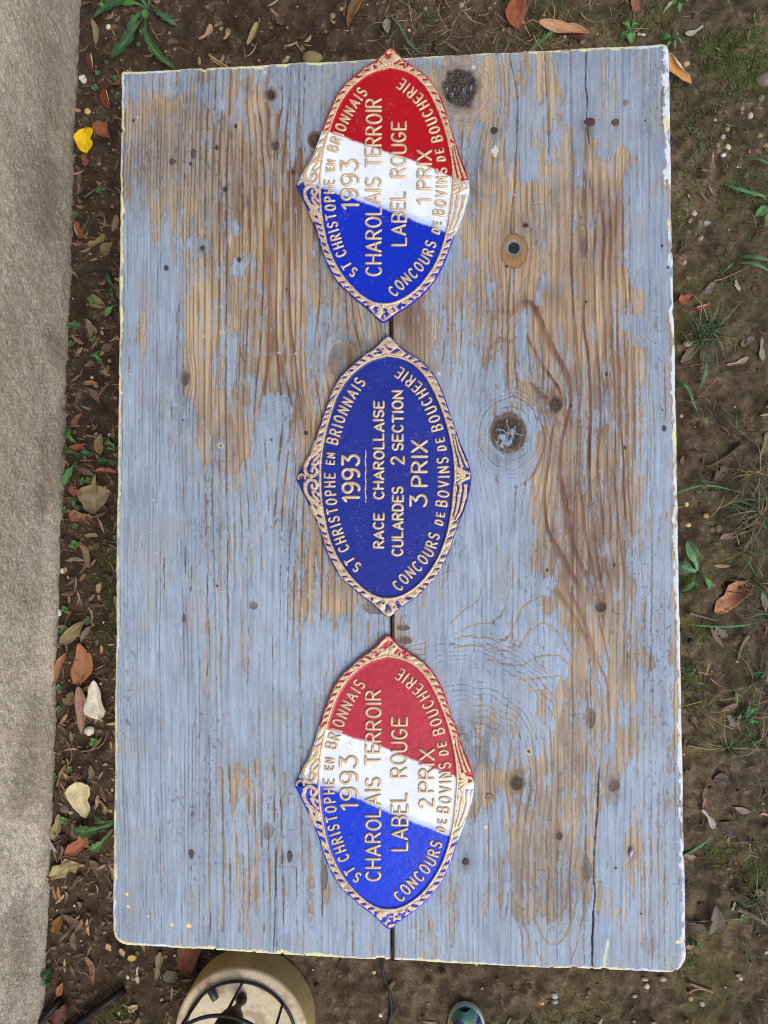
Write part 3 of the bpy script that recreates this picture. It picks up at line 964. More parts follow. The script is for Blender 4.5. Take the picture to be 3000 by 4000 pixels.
# legs, aprons and cross battens under the boards
cx0, cy0 = W(560, 420, TH)[:2]
cx1, cy1 = W(2560, 3560, TH)[:2]
uc = lin(128, 112, 92)
for x in (cx0 + .03, cx1 - .03):
    for y in (cy0 - .03, cy1 + .03):
        b = MB()
        hh = TH - .036
        V = []
        for z, w in ((0.0, .022), (hh * .6, .028), (hh, .032)):
            V += [(x - w, y - w, z), (x + w, y - w, z), (x + w, y + w, z), (x - w, y + w, z)]
        f = [(i + k, i + (k + 1) % 4, i + 4 + (k + 1) % 4, i + 4 + k) for i in (0, 4) for k in range(4)] + [(3, 2, 1, 0), (8, 9, 10, 11)]
        b.add(V, f, None, uc)
        b.build('leg', M_EDGE, table, smooth=False)
for (xa, ya, xb, yb) in ((cx0 + .07, cy0 - .045, cx1 - .07, cy0 - .02), (cx0 + .07, cy1 + .02, cx1 - .07, cy1 + .045), (cx0 + .018, cy1 + .07, cx0 + .043, cy0 - .07), (cx1 - .043, cy1 + .07, cx1 - .018, cy0 - .07)):
    b = MB()
    b.box((xa, min(ya, yb), TH - .125), (xb, max(ya, yb), TH - .0365), uc)
    b.build('apron', M_EDGE, table, smooth=False)


def nail(px, py, r, col, ry=None, dz=0.0):
    c = W(px, py, TH)
    k = r / 2577.0
    b = MB()
    prof = [(k * 1.0, -.002), (k * 1.0, .0002), (k * .9, .0008), (k * .55, .0011), (k * .3, .0009), (1e-5, .0009)]
    b.lathe(prof, (0, 0, 0), col, 18)
    V = b.V[0]
    V[:, 0] *= 1 + .12 * np.sin(np.arctan2(V[:, 1], V[:, 0]) * 3 + px)
    if ry:
        V[:, 1] *= ry / r
    o = b.build('nail', M_RUST, table)
    o.location = (c[0], c[1], TH - .0006 + dz)
    return o


M_RUST = mat_attr('rusty_iron', 0.7, 0.4, 700, 0.4, 0.6, 900, 0.0008, metallic=0.3)
for x, y, r, c, ry in ((673, 632, 14, (98, 74, 64), None), (755, 600, 11, (84, 76, 74), 20), (1930, 510, 15, (74, 60, 54), None), (2305, 477, 22, (86, 62, 54), 18), (2405, 478, 16, (104, 78, 66), None),
                       (2445, 402, 11, (132, 124, 120), 14), (1819, 3366, 14, (70, 62, 62), None), (1912, 3113, 17, (138, 116, 96), 15), (748, 3337, 11, (92, 78, 72), 20), (1132, 3345, 11, (86, 76, 72), 24),
                       (719, 2418, 9, (98, 94, 94), 16), (753, 3183, 8, (116, 112, 116), 11)):
    nail(x, y, r, lin(*c), ry)
b = MB()
b.tube(np.array([W(2461, 3346, TH - .001), W(2466, 3330, TH + .004), W(2472, 3316, TH + .003)]), [.0022, .0026, .0016], lin(190, 190, 196), 8)
b.build('bent_nail', M_IRON, table)
# ------------------------------------------------------------------ the three cast plaques
def c3(pts):
    return [(1100 + x * .4822, 1290 + y * .4822) for x, y in pts]


def c4(pts):
    return [(1100 + x * .4822, 1860 + y * .4822) for x, y in pts]


OUT2 = c3([(850, 42), (805, 85), (740, 150), (640, 220), (560, 290), (490, 355), (440, 430), (400, 510), (365, 600), (330, 700), (300, 800), (270, 890), (235, 980), (190, 1060), (150, 1140), (122, 1196)]) + \
    c4([(120, 32), (140, 66), (175, 140), (215, 220), (255, 310), (290, 390), (315, 460), (340, 550), (370, 630), (410, 710), (455, 790), (500, 845), (560, 895), (620, 950), (690, 1003), (760, 1060), (810, 1110), (845, 1138), (868, 1140), (900, 1125), (930, 1095), (1000, 1045), (1080, 990), (1170, 910), (1250, 820), (1310, 720), (1360, 610), (1395, 500), (1430, 400), (1470, 300), (1505, 200), (1530, 90), (1538, 30)]) + \
    c3([(1535, 1160), (1520, 1090), (1490, 1010), (1450, 920), (1420, 830), (1395, 750), (1365, 680), (1340, 600), (1310, 510), (1270, 420), (1220, 340), (1170, 280), (1110, 230), (1030, 180), (960, 130), (915, 85), (878, 48)])
INN2 = c3([(850, 212), (720, 250), (640, 300), (560, 370), (500, 450), (450, 540), (410, 650), (375, 770), (350, 880), (335, 960), (325, 1060), (320, 1160)]) + \
    c4([(320, 20), (322, 100), (330, 200), (345, 300), (365, 400), (390, 500), (425, 590), (470, 680), (530, 770), (600, 850), (680, 920), (770, 970), (860, 985), (950, 970), (1030, 930), (1110, 870), (1180, 790), (1240, 700), (1290, 600), (1325, 500), (1350, 400), (1368, 300), (1380, 200), (1388, 100), (1396, 20)]) + \
    c3([(1396, 1130), (1385, 1000), (1362, 880), (1332, 760), (1292, 640), (1250, 540), (1200, 440), (1140, 350), (1060, 275), (960, 230)])
ARC_L = [(1399, 2219), (1370, 2197), (1343, 2144), (1327, 2106), (1317, 2072), (1307, 2043), (1302, 2014), (1295, 1983), (1294, 1956), (1290, 1923), (1288, 1889), (1288, 1856), (1290, 1808), (1293, 1777), (1298, 1724), (1310, 1690), (1319, 1659), (1329, 1627), (1341, 1601), (1356, 1572), (1372, 1541), (1387, 1519), (1406, 1490)]
ARC_R = [(1551, 2289), (1577, 2260), (1604, 2234), (1630, 2210), (1652, 2183), (1674, 2154), (1686, 2123), (1695, 2091), (1715, 2038), (1720, 2012), (1724, 1964), (1731, 1930), (1733, 1899), (1733, 1863), (1732, 1835), (1728, 1798), (1725, 1748), (1719, 1721), (1706, 1671), (1696, 1637), (1684, 1603), (1669, 1574), (1652, 1543), (1634, 1517), (1611, 1497), (1584, 1473), (1560, 1456)]
WORDS_L = [('ST', 2215, 2190, 36), ('CHRISTOPHE', 2142, 1858, 39), ('EN', 1806, 1779, 30), ('BRIONNAIS', 1722, 1492, 41)]
WORDS_R = [('CONCOURS', 2287, 2093, 41), ('DE', 2040, 2010, 30), ('BOVINS', 1966, 1798, 42), ('DE', 1750, 1719, 31), ('BOUCHERIE', 1671, 1456, 41)]


def ar(cx, cy, rx, ry, a0, a1, n=12):
    return [(cx + rx * math.cos(math.radians(a0 + (a1 - a0) * i / n)), cy + ry * math.sin(math.radians(a0 + (a1 - a0) * i / n))) for i in range(n + 1)]


GL = {
    'A': (.62, [[(0, 0), (.31, 1), (.62, 0)], [(.11, .33), (.51, .33)]]),
    'B': (.52, [[(0, 0), (0, 1), (.26, 1)] + ar(.26, .765, .24, .235, 90, -90) + [(0, .53)], [(.26, .53)] + ar(.27, .265, .26, .265, 90, -90) + [(0, 0)]]),
    'C': (.56, [ar(.3, .5, .29, .5, 48, 312, 20)]),
    'D': (.55, [[(0, 0), (0, 1), (.22, 1)] + ar(.22, .5, .33, .5, 90, -90, 16) + [(0, 0)]]),
    'E': (.48, [[(.48, 1), (0, 1), (0, 0), (.48, 0)], [(0, .52), (.4, .52)]]),
    'G': (.58, [ar(.3, .5, .29, .5, 48, 330, 20) + [(.57, .42), (.34, .42)]]),
    'H': (.54, [[(0, 0), (0, 1)], [(.54, 0), (.54, 1)], [(0, .52), (.54, .52)]]),
    'I': (.06, [[(.03, 0), (.03, 1)]]),
    'L': (.46, [[(0, 1), (0, 0), (.46, 0)]]),
    'N': (.56, [[(0, 0), (0, 1), (.56, 0), (.56, 1)]]),
    'O': (.6, [ar(.3, .5, .29, .5, 0, 360, 26)]),
    'P': (.5, [[(0, 0), (0, 1), (.24, 1)] + ar(.24, .74, .26, .26, 90, -90) + [(0, .48)]]),
    'R': (.54, [[(0, 0), (0, 1), (.25, 1)] + ar(.25, .755, .25, .245, 90, -90) + [(0, .51)], [(.24, .51), (.54, 0)]]),
    'S': (.5, [ar(.25, .745, .24, .25, 35, 270, 14) + ar(.25, .245, .25, .25, 88, -150, 14)[1:]]),
    'T': (.54, [[(0, 1), (.54, 1)], [(.27, 1), (.27, 0)]]),
    'U': (.54, [[(0, 1), (0, .27)] + ar(.27, .27, .27, .27, 180, 360) + [(.54, 1)]]),
    'V': (.58, [[(0, 1), (.29, 0), (.58, 1)]]),
    'X': (.56, [[(0, 0), (.56, 1)], [(0, 1), (.56, 0)]]),
    '1': (.22, [[(0, .78), (.2, 1), (.2, 0)]]),
    '2': (.52, [ar(.26, .74, .25, .26, 165, -40, 14) + [(.0, 0), (.54, 0)]]),
    '3': (.5, [[(.02, 1), (.48, 1), (.22, .62)] + ar(.23, .31, .27, .31, 85, -150, 16)]),
    '9': (.5, [ar(.25, .71, .25, .29, 0, 360, 22), ar(.25, .5, .25, .5, 20, -60, 3)[:1] + [(.5, .68)] + ar(.22, .42, .28, .42, 25, -110, 12)]),
}


def poly_dist(x, y, P):
    L = np.vstack([P, P[:1]])
    return line_dist(x, y, L)


def relief_strip(mb, P3, w, h, col):
    """half-round raised bar along 3D points lying on the plate"""
    P3 = np.asarray(P3, float)
    if len(P3) < 2:
        return
    seg = []
    for i in range(len(P3) - 1):
        k = max(1, int(np.linalg.norm(P3[i + 1] - P3[i]) / 0.004))
        seg += [P3[i] + (P3[i + 1] - P3[i]) * j / k for j in range(k)]
    seg.append(P3[-1])
    P = np.array(seg)
    T = np.zeros_like(P)
    T[1:-1] = P[2:] - P[:-2]
    T[0] = P[1] - P[0]
    T[-1] = P[-1] - P[-2]
    T /= np.linalg.norm(T, axis=1)[:, None] + 1e-12
    A = np.stack([-T[:, 1], T[:, 0], T[:, 2] * 0], 1)
    A /= np.linalg.norm(A, axis=1)[:, None] + 1e-12
    # rounded ends
    P = np.vstack([P[0] - T[0] * w * .8, P, P[-1] + T[-1] * w * .8])
    A = np.vstack([A[0], A, A[-1]])
    sc = np.ones(len(P))
    sc[0] = sc[-1] = .35
    prof = [(-1, -.25), (-.85, .55), (-.45, .95), (0, 1.0), (.45, .95), (.85, .55), (1, -.25)]
    V = []
    for (a, z) in prof:
        V.append(P + A * (a * w * sc)[:, None] + np.array([0, 0, 1.0]) * (z * h * np.where(sc < 1, .55, 1.0))[:, None])
    V = np.stack(V, 1).reshape(-1, 3)
    n = len(P)
    k = len(prof)
    f = [(i * k + j, (i + 1) * k + j, (i + 1) * k + j + 1, i * k + j + 1) for i in range(n - 1) for j in range(k - 1)]
    f = np.array(f)[:, ::-1]
    zc = np.tile(np.array([z for _, z in prof]), n)
    cc = np.where((zc < 0)[:, None], col[1], col[0])
    mb.add(V, f, None, cc)


def glyphs(word):
    """strokes of a word laid along x, height 1; returns strokes and total width"""
    x = 0
    out = []
    cen = []
    for ch in word:
        w, st = GL[ch]
        out.append((x, w, st))
        cen.append(x + w / 2)
        x += w + .24
    return out, x - .24


RED1, BLUE1, WHITE1 = lin(172, 16, 24), lin(16, 44, 178), lin(226, 232, 238)
RED3_GLARE, BLUE3 = lin(180, 50, 66), lin(16, 58, 205)  # third plaque's red is pinker: sky glare put into the colour
BLUE2 = lin(36, 48, 138)
GOLD = lin(214, 189, 154)
ZP = TH + .0046                 # plate field height


def plaque(label, cx, cy, sx, sy, rot, bands, cols, words, underline=None, droop=0.0):
    ca, sa = math.cos(rot), math.sin(rot)

    def T(p):                   # canonical casting (middle plaque) -> this plaque, photo px
        p = np.asarray(p, float)
        x = (p[..., 0] - 1517.5) * sx
        y = (p[..., 1] - 1861) * sy
        return np.stack([cx + x * ca - y * sa, cy + x * sa + y * ca], -1)

    org = W(cx, cy, TH)
    root = empty('cast_plaque', org, label, 'plaque', 'oval prize plaques laid out on the table')
    n = 330
    m = 540
    gx = np.linspace(1150, 1848, n)
    gy = np.linspace(1300, 2420, m)
    X, Y = np.meshgrid(gx, gy)
    x = X.ravel().copy()
    y = Y.ravel().copy()
    O = smooth_line(np.array(OUT2 + OUT2[:1]), 3)[:-1]
    I = smooth_line(np.array(INN2 + INN2[:1]), 3)[:-1]
    near = (np.abs(x - 1500) < 400)
    ins = inside(x, y, O)
    dO, pO = poly_dist(x, y, O)
    sd = np.where(ins, dO, -dO)
    # snap the cells just outside onto the outline
    d1 = poly_dist(x + .5, y, O)[0]
    d2 = poly_dist(x, y + .5, O)[0]
    gxn = (d1 - dO) * 2
    gyn = (d2 - dO) * 2
    q = np.hypot(gxn, gyn) + 1e-6
    mv = (sd < 0) & (sd > -4)
    x = np.where(mv, x - gxn / q * dO, x)
    y = np.where(mv, y - gyn / q * dO, y)
    sd = np.where(mv, 0, sd)
    inn = inside(x, y, I)
    dI, pI = poly_dist(x, y, I)
    field = inn
    peri = np.hypot(*(np.vstack([I, I[:1]])[1:] - I).T).sum()
    s = pI * peri
    t = np.clip(sd / (sd + dI + 1e-6), 0, 1)           # 0 rim, 1 inner oval
    P = T(np.stack([x, y], -1))
    px, py = P[:, 0], P[:, 1]
    seed = int(cx * 3 + cy) % 13
    # ground colours: soft sprayed diagonal bands
    wob = (fbm(px / 9, py / 9, seed, 3) - .5) * 7 + (fbm(px / 60, py / 60, seed + 1, 2) - .5) * 9
    if bands:
        (a, b) = bands
        f1 = np.interp(px, [q_[0] for q_ in a], [q_[1] for q_ in a])
        f2 = np.interp(px, [q_[0] for q_ in b], [q_[1] for q_ in b])
        base = np.broadcast_to(cols[1], (len(px), 3)).copy()
        base = mixc(base, cols[0], 1 - sst(-7, 6, py - f1 + wob))
        base = mixc(base, cols[2], sst(-7, 9, py - f2 + wob))
        fade = np.exp(-((py - f2 + wob + 8) / 12) ** 2) * .5
        base = mixc(base, lin(120, 170, 235), fade * (py < f2))
    else:
        base = np.broadcast_to(cols[0], (len(px), 3)).copy()
    base *= (.88 + .24 * fbm(px / 70, py / 70, seed + 2, 4))[:, None]
    scuff = sst(.70, .78, fbm(px / 9, py / 9, seed + 3, 3)) * sst(.5, .62, fbm(px / 60, py / 60, seed + 5, 3))
    base = mixc(base, lin(120, 112, 108), scuff * .35)
    dot = sst(.90, .94, nz(px / 5, py / 5, seed + 9)) * sst(.55, .7, fbm(px / 50, py / 50, seed + 7, 3))
    base = mixc(base, lin(170, 165, 160), dot * .22)
    # ornament of the frame
    wob2 = (nz(s / 30, t * 6, seed) - .5) * .5
    bead = (dI < 9.5) & ~inn
    left = (x < 1262) & (np.abs(y - 1868) < 150)
    right = (x > 1768) & (np.abs(y - 1862) < 170)
    per = 31.0
    up = np.where(y < 1868, 1.0, -1.0)
    lf = np.where(x < 1518, 1.0, -1.0)
    u = s / per + .9 * t * up * lf + (nz(s / 60, s * 0, seed + 4) - .5) * .8
    fr = u - np.floor(u)
    kr = np.abs(np.sin(np.floor(u) * 7.13 + seed) * 977.3) % 1
    slot = sst(.0, .1, fr) * (1 - sst(.26 + .12 * kr, .34 + .12 * kr, fr)) * sst(.14, .24, t + wob2 * .3) * (1 - sst(.58 + .1 * kr, .72, t + wob2 * .3))
    slot *= np.where(kr > .9, .4, 1)
    groove = sst(.70, .74, t) * (1 - sst(.78, .83, t)) * .55
    tipz = (np.abs(x - 1517) < 70) & ((y < 1400) | (y > 2330))
    vein = sst(.46, .54, nz(x / 8, y / 8, seed + 3)) * tipz * (t < .7) * (t > .1)
    slot = np.where(tipz, np.maximum(slot * .6, vein * .8 * (sst(.56, .64, nz(x / 11, y / 15, seed + 7)))), slot)
    gold = 1 - np.clip(slot + groove * (slot < .5) * .5, 0, 1)
    hgt = .0024 * gold * (0.75 + .25 * np.sin(np.pi * np.clip((fr - .3) / .7, 0, 1)))
    # scrolls on the hanging side
    gl = np.zeros(len(x))
    up_s = c3([(318, 930), (285, 985), (225, 1035), (193, 1095), (195, 1150), (225, 1180), (268, 1172), (286, 1142), (274, 1112), (248, 1118), (246, 1142)])
    S1 = np.array(up_s)
    S2 = S1.copy()
    S2[:, 1] = 2 * 1867 - S2[:, 1]
    extra = [c3([(300, 1010), (262, 1055), (250, 1085)]), c3([(240, 1000), (255, 960), (275, 905)]), c3([(300, 1060), (285, 1080), (262, 1090)])]
    for E_ in (S1, S2):
        d, tt = line_dist(x, y, smooth_line(E_, 6))
        gl = np.maximum(gl, 1 - sst(7.5, 10, d + 2.5 * tt + (nz(x / 9, y / 9, seed) - .5) * 4))
    for e_ in extra:
        e_ = np.array(e_)
        for mir in (0, 1):
            q_ = e_.copy()
            if mir:
                q_[:, 1] = 2 * 1867 - q_[:, 1]
            d, tt = line_dist(x, y, smooth_line(q_, 5))
            gl = np.maximum(gl, 1 - sst(4.5, 7, d + (nz(x / 9, y / 9, seed) - .5) * 4))
    hole = np.hypot(x - 1178, y - 1867)
    gl = np.maximum(gl, sst(9, 11, hole) * (1 - sst(16, 20, hole)) * (y < 1872))
    far = sst(95, 120, np.abs(y - 1867))
    gl = np.maximum(gl, far * gold)
    gold = np.where(left & ~bead, gl, gold)
    hgt = np.where(left & ~bead, .0026 * gl, hgt)
    # palmette and flowing lines on the foot side
    d, tt = line_dist(x, y, O)
    flow = np.sin((t * 3.2 + .5 * np.sin((y - 1862) / 60)) * 2 * np.pi + (nz(x / 20, y / 30, seed + 5) - .5) * 2.5)
    gr = sst(-.65, -.25, flow)
    fan = np.zeros(len(x))
    for ang in (-60, -30, 0, 30, 60):
        aa = math.radians(180 + ang)
        d, tt = line_dist(x, y, np.array([(1815, 1856), (1815 + 38 * math.cos(aa), 1856 + 38 * math.sin(aa))]))
        fan = np.maximum(fan, 1 - sst(3.0, 5.5, d - 2 * tt))
    chev = np.minimum(line_dist(x, y, smooth_line(np.array([(1768, 1800), (1800, 1836), (1838, 1850)]), 5))[0], line_dist(x, y, smooth_line(np.array([(1768, 1920), (1800, 1880), (1838, 1862)]), 5))[0])
    zone = (np.abs(y - 1858) < 34)
    gr = np.where(zone, np.maximum(fan, 1 - sst(5, 8, chev)), gr)
    gr = gr * (1 - sst(.02, .10, 1 - np.clip(sd / 9, 0, 1)) * 0)
    gold = np.where(right & ~bead, gr, gold)
    hgt = np.where(right & ~bead, .0026 * gr, hgt)
    gold = np.where(bead, 1, gold)
    hgt = np.where(bead, .0024 * np.sqrt(np.clip(1 - ((dI - 4.8) / 4.9) ** 2, 0, 1)), hgt)
    rimc = (sd < 5.5)
    gold = np.where(rimc & ~left, np.minimum(gold, sst(2.5, 6, sd + (nz(px / 14, py / 14, seed) - .5) * 6)), gold)
    gold = np.where(field, 0, gold)
    hgt = np.where(field, 0, hgt)
    # missed spots: the gilding is dabbed on
    miss = sst(.60, .70, fbm(px / 7, py / 7, seed + 6, 3))
    gold = sst(.35, .65, gold) * (1 - .3 * miss)
    gc = np.broadcast_to(GOLD, (len(px), 3)) * (.9 + .2 * fbm(px / 6, py / 6, seed + 1, 3))[:, None]
    gc = mixc(gc, lin(150, 112, 66), sst(.5, .7, fbm(px / 12, py / 12, seed + 9, 3)) * .35)
    edge_dark = sst(.15, .5, gold) * sst(.95, .6, gold)
    col = base * (1 - gold[:, None]) + gc * gold[:, None]
    col = mixc(col, lin(110, 76, 44), edge_dark * .25)
    dist_f = np.where(field, dI, 99)
    if not bands:
        col = np.where(field[:, None], mixc(col, lin(24, 28, 96), (1 - sst(0, 14, dist_f)) * .55), col)
    # plate relief
    dome = .0030 * np.clip(1 - ((x - 1500) / 360) ** 2 - ((y - 1861) / 640) ** 2, -.4, 1)
    z = .0046 + hgt + dome - .0016 * (1 - sst(0, 7, sd)) + np.where(field, -.0009 * sst(0, 8, dI), .0) + .0009
    z += (fbm(px / 22, py / 22, seed + 5, 3) - .5) * .0004 + (fbm(px / 5, py / 5, seed + 8, 2) - .5) * .00016
    V = W(px, py, TH + z)
    # faces
    keepv = (sd >= 0) & (hole > 8.5)
    fc = gridf(m, n)
    keepf = keepv[fc].all(1)
    fieldf = (inn[fc].sum(1) >= 3)
    plate_f = fc[keepf & fieldf]
    border_f = fc[keepf & ~fieldf]

    def sub(faces, name, mat, skirt):
        used = np.unique(faces)
        mp = np.full(len(V), -1)
        mp[used] = np.arange(len(used))
        ff = mp[faces]
        Vs = V[used] - org
        cs = col[used]
        FF = [ff]
        if skirt:
            e = np.concatenate([ff[:, [0, 1]], ff[:, [1, 2]], ff[:, [2, 3]], ff[:, [3, 0]]])
            key = e[:, 0].astype(np.int64) * 10 ** 7 + e[:, 1]
            rev = e[:, 1].astype(np.int64) * 10 ** 7 + e[:, 0]
            bd = e[~np.isin(key, rev)]
            low = Vs.copy()
            low[:, 2] = .0003
            nb = len(Vs)
            Vs = np.vstack([Vs, low])
            cs = np.vstack([cs, base[used] * .8])
            FF.append(np.stack([bd[:, 1], bd[:, 0], bd[:, 0] + nb, bd[:, 1] + nb], 1))
        return make_mesh(name, Vs, FF, mat, root, cs)

    sub(plate_f, 'plate', M_ENAMEL, False)
    sub(border_f, 'ornamental_border', M_GOLDRIM, True)
    # lettering
    mb = MB()

    def surf(p):                # photo px of this plaque -> 3D on the plate
        p = np.atleast_2d(np.asarray(p, float))
        bx = ((p[:, 0] - cx) * ca + (p[:, 1] - cy) * sa) / sx
        by = (-(p[:, 0] - cx) * sa + (p[:, 1] - cy) * ca) / sy
        dm = .0030 * np.clip(1 - ((bx + 17.5) / 360) ** 2 - (by / 640) ** 2, -.4, 1)
        return W(p[:, 0], p[:, 1], TH + .0046 + dm) - org

    gl2 = (GOLD * .98, lin(84, 58, 36))  # gold tops; ungilded flanks, darkened further as painted shading
    for (txt, y0, y1, x0, x1, wd) in words:
        gs, tw = glyphs(txt)
        for gxo, gw, st in gs:
            jx = random.uniform(-1.5, 1.5)
            for stroke in st:
                pts = [(x1 + jx - v * (x1 - x0), y0 + (gxo + uu) / tw * (y1 - y0)) for uu, v in stroke]
                relief_strip(mb, surf(pts), wd * 1.12 / 2577.0, .0026, gl2)
    for arc, wl_ in ((ARC_L, WORDS_L), (ARC_R, WORDS_R)):
        A = smooth_line(np.array(arc), 6)
        A = T(A)
        cum = np.concatenate([[0], np.cumsum(np.hypot(*np.diff(A, axis=0).T))])
        can = smooth_line(np.array(arc), 6)
        for (txt, ya, yb, hh) in wl_:
            sa_ = np.interp(-ya, -can[:, 1], cum)
            sb_ = np.interp(-yb, -can[:, 1], cum)
            nn = len(txt)
            wds = [GL[ch][0] for ch in txt]
            pos = [0]
            for i in range(1, nn):
                pos.append(pos[-1] + (wds[i - 1] + wds[i]) / 2 + .42)
            for i, ch in enumerate(txt):
                si = sa_ + (sb_ - sa_) * (pos[i] / pos[-1])
                pc = np.array([np.interp(si, cum, A[:, k]) for k in (0, 1)])
                p2 = np.array([np.interp(si + 8, cum, A[:, k]) for k in (0, 1)])
                p1 = np.array([np.interp(si - 8, cum, A[:, k]) for k in (0, 1)])
                tg = (p2 - p1) / (np.linalg.norm(p2 - p1) + 1e-9)
                upv = np.array([tg[1], -tg[0]])          # image y runs down
                H = hh * sy
                w_, st = GL[ch]
                for stroke in st:
                    pts = [pc + tg * (uu - w_ / 2) * H * .86 + upv * (v - .5) * H for uu, v in stroke]
                    relief_strip(mb, surf(pts), 4.9 / 2577.0, .0023, gl2)
    if underline:
        (xu, ya, yb) = underline
        ys = np.linspace(ya, yb, 14)
        for i in range(13):
            relief_strip(mb, surf([(xu + 1.5 * math.sin(i * 1.7), ys[i]), (xu + 1.5 * math.sin(i * 1.7 + 1.7), ys[i + 1])]), (2.2 + 1.2 * (i % 2)) / 2577.0, .0011, gl2)
    lt = mb.build('lettering', M_GOLD, root)
    return root


M_GOLDRIM = mat_attr('gilded_rim', 0.40, 0.5, 700, 0.10, 0.18, 700, 0.0006, metallic=0.2)
plaque('red, white and blue oval plaque with 1 PRIX, its tip over the table edge', 1500 + 13.5, 722.5, .988, .974, math.radians(1.75),
       ([(1150, 470), (1269, 512), (1582, 618), (1775, 695), (1800, 712), (1808, 706), (1850, 700)], [(1150, 712), (1180, 716), (1245, 728), (1524, 823), (1731, 900), (1850, 950)]), (RED1, WHITE1, BLUE1),
       [('1993', 816, 627, 1335, 1400, 5.6), ('CHAROLAIS', 1076, 698, 1430, 1488, 5.0), ('TERROIR', 652, 389, 1430, 1488, 5.0), ('LABEL', 958, 752, 1530, 1584, 5.0), ('ROUGE', 692, 478, 1530, 1584, 5.0),
        ('1', 797, 780, 1630, 1684, 5.0), ('PRIX', 738, 590, 1632, 1685, 5.0)])
plaque('dark blue oval plaque with 3 PRIX and gold lettering', 1517.5, 1861, 1, 1, 0.0, None, (BLUE2,),
       [('1993', 1957, 1779, 1338, 1402, 6.4), ('RACE', 2138, 2007, 1460, 1497, 5.2), ('CHAROLLAISE', 1947, 1569, 1460, 1497, 5.2), ('CULARDES', 2169, 1903, 1533, 1572, 5.2), ('2', 1812, 1786, 1527, 1576, 5.4),
        ('SECTION', 1757, 1528, 1533, 1572, 5.2), ('3', 1976, 1934, 1604, 1666, 5.8), ('PRIX', 1897, 1723, 1608, 1666, 5.8)], underline=(1428, 1962, 1757))
plaque('red, white and blue oval plaque with 2 PRIX and sky glare painted into its red', 1520, 3055.5, 1.025, 1.043, math.radians(-.3),
       ([(1150, 2810), (1278, 2850), (1437, 2898), (1698, 3000), (1794, 3043), (1810, 3062), (1870, 3050)], [(1150, 3030), (1180, 3040), (1245, 3063), (1409, 3125), (1606, 3207), (1746, 3262), (1870, 3310)]), (RED3_GLARE, WHITE1, BLUE3),
       [('1993', 3160, 2956, 1331, 1397, 5.6), ('CHAROLAIS', 3437, 3041, 1430, 1485, 5.2), ('TERROIR', 2986, 2698, 1430, 1485, 5.2), ('LABEL', 3319, 3101, 1530, 1590, 5.2), ('ROUGE', 3035, 2802, 1530, 1588, 5.2),
        ('2', 3155, 3124, 1640, 1694, 5.2), ('PRIX', 3092, 2927, 1640, 1694, 5.2)])
# ------------------------------------------------------------------ ground, wall
MOSS = [(2880, 240, 130, 95, 1), (2800, 190, 90, 60, .8), (2640, 330, 50, 120, .25), (2900, 330, 90, 60, .7), (2650, 850, 70, 70, .7), (2680, 2255, 35, 40, .9), (2700, 2640, 70, 60, .9), (2720, 2760, 50, 50, .6), (2740, 2480, 50, 40, .7), (2790, 3330, 70, 40, .7),
        (430, 2200, 60, 120, .45), (440, 2450, 60, 160, .45), (460, 3960, 90, 60, .5), (2690, 3750, 50, 50, .5), (1690, 90, 60, 50, .3), (2960, 3420, 80, 60, .8), (2860, 1040, 90, 120, .25), (2900, 700, 120, 200, .3), (2700, 640, 60, 200, .25), (2550, 60, 80, 60, .6), (2940, 150, 90, 80, .5), (2200, 3990, 300, 60, .2), (2750, 470, 100, 120, .3),
        (215, 2420, 20, 400, .2)]
OUTER = np.concatenate([[-22, -14, -9, -6.5], np.linspace(-5, -1.9, 42)])
xs = np.concatenate([OUTER - .1, np.linspace(-1.75, 1.75, 700), -OUTER[::-1] + .1])
ys = np.concatenate([-OUTER[::-1] + .1, [1.86], np.linspace(1.75, -1.75, 700), [-1.86], OUTER - .1])
# the ground's own parametrisation in photo points keeps moss and colour where they lie
GX, GY = np.meshgrid(xs, np.sort(ys)[::-1])
gx = GX.ravel()
gy = GY.ravel()
rel_ = np.stack([gx - CAM[0], gy - CAM[1], np.full(gx.shape, -CAM[2])], 1) @ ROT
gpx = 1500 + F * rel_[:, 0] / -rel_[:, 2]
gpy = 2000 - F * rel_[:, 1] / -rel_[:, 2]
n1 = fbm(gx * 6, gy * 6, 1, 5)
n2 = fbm(gx * 40, gy * 40, 4, 5)
n3 = fbm(gx * 120, gy * 120, 7, 3)
litter_zone = 1 - sst(520, 900, gpx + (n1 - .5) * 300)                   # dark crumbly strip along the wall
litter_zone = np.maximum(litter_zone, (1 - sst(180, 420, gpy)) * (1 - sst(1500, 2300, gpx)) * .9)
gz = (n1 - .5) * .035 + (n2 - .5) * .016 + (n3 - .5) * .006 + sst(.55, .8, n2) * .006 * (1 - litter_zone * .5)
gz *= np.clip(1.2 - np.maximum(np.abs(gx), np.abs(gy)) / 20, .2, 1)
soil = np.broadcast_to(lin(90, 77, 60), (len(gx), 3)).copy()
soil = mixc(soil, lin(66, 52, 42), litter_zone * .75)
soil = mixc(soil, lin(122, 104, 80), sst(.5, .75, n1) * .5 * (1 - litter_zone * .8))
soil = mixc(soil, lin(54, 42, 33), sst(.52, .30, n2) * .7)
soil = mixc(soil, lin(140, 122, 96), sst(.66, .74, n3) * sst(.5, .6, n2) * .6)
soil = mixc(soil, lin(92, 88, 48), sst(.50, .70, fbm(gx * 9, gy * 9, 11, 4)) * .38 * sst(1500, 2700, gpx))
moss = np.zeros(len(gx))
for mx, my, rx, ry, s in MOSS:
    moss = np.maximum(moss, s * np.exp(-((gpx - mx) / rx) ** 2 - ((gpy - my) / ry) ** 2))
moss = moss * sst(.32, .6, fbm(gx * 30, gy * 30, 13, 4))
soil = mixc(soil, lin(68, 76, 34), np.clip(moss * 1.1, 0, .75))
gz += moss * .006
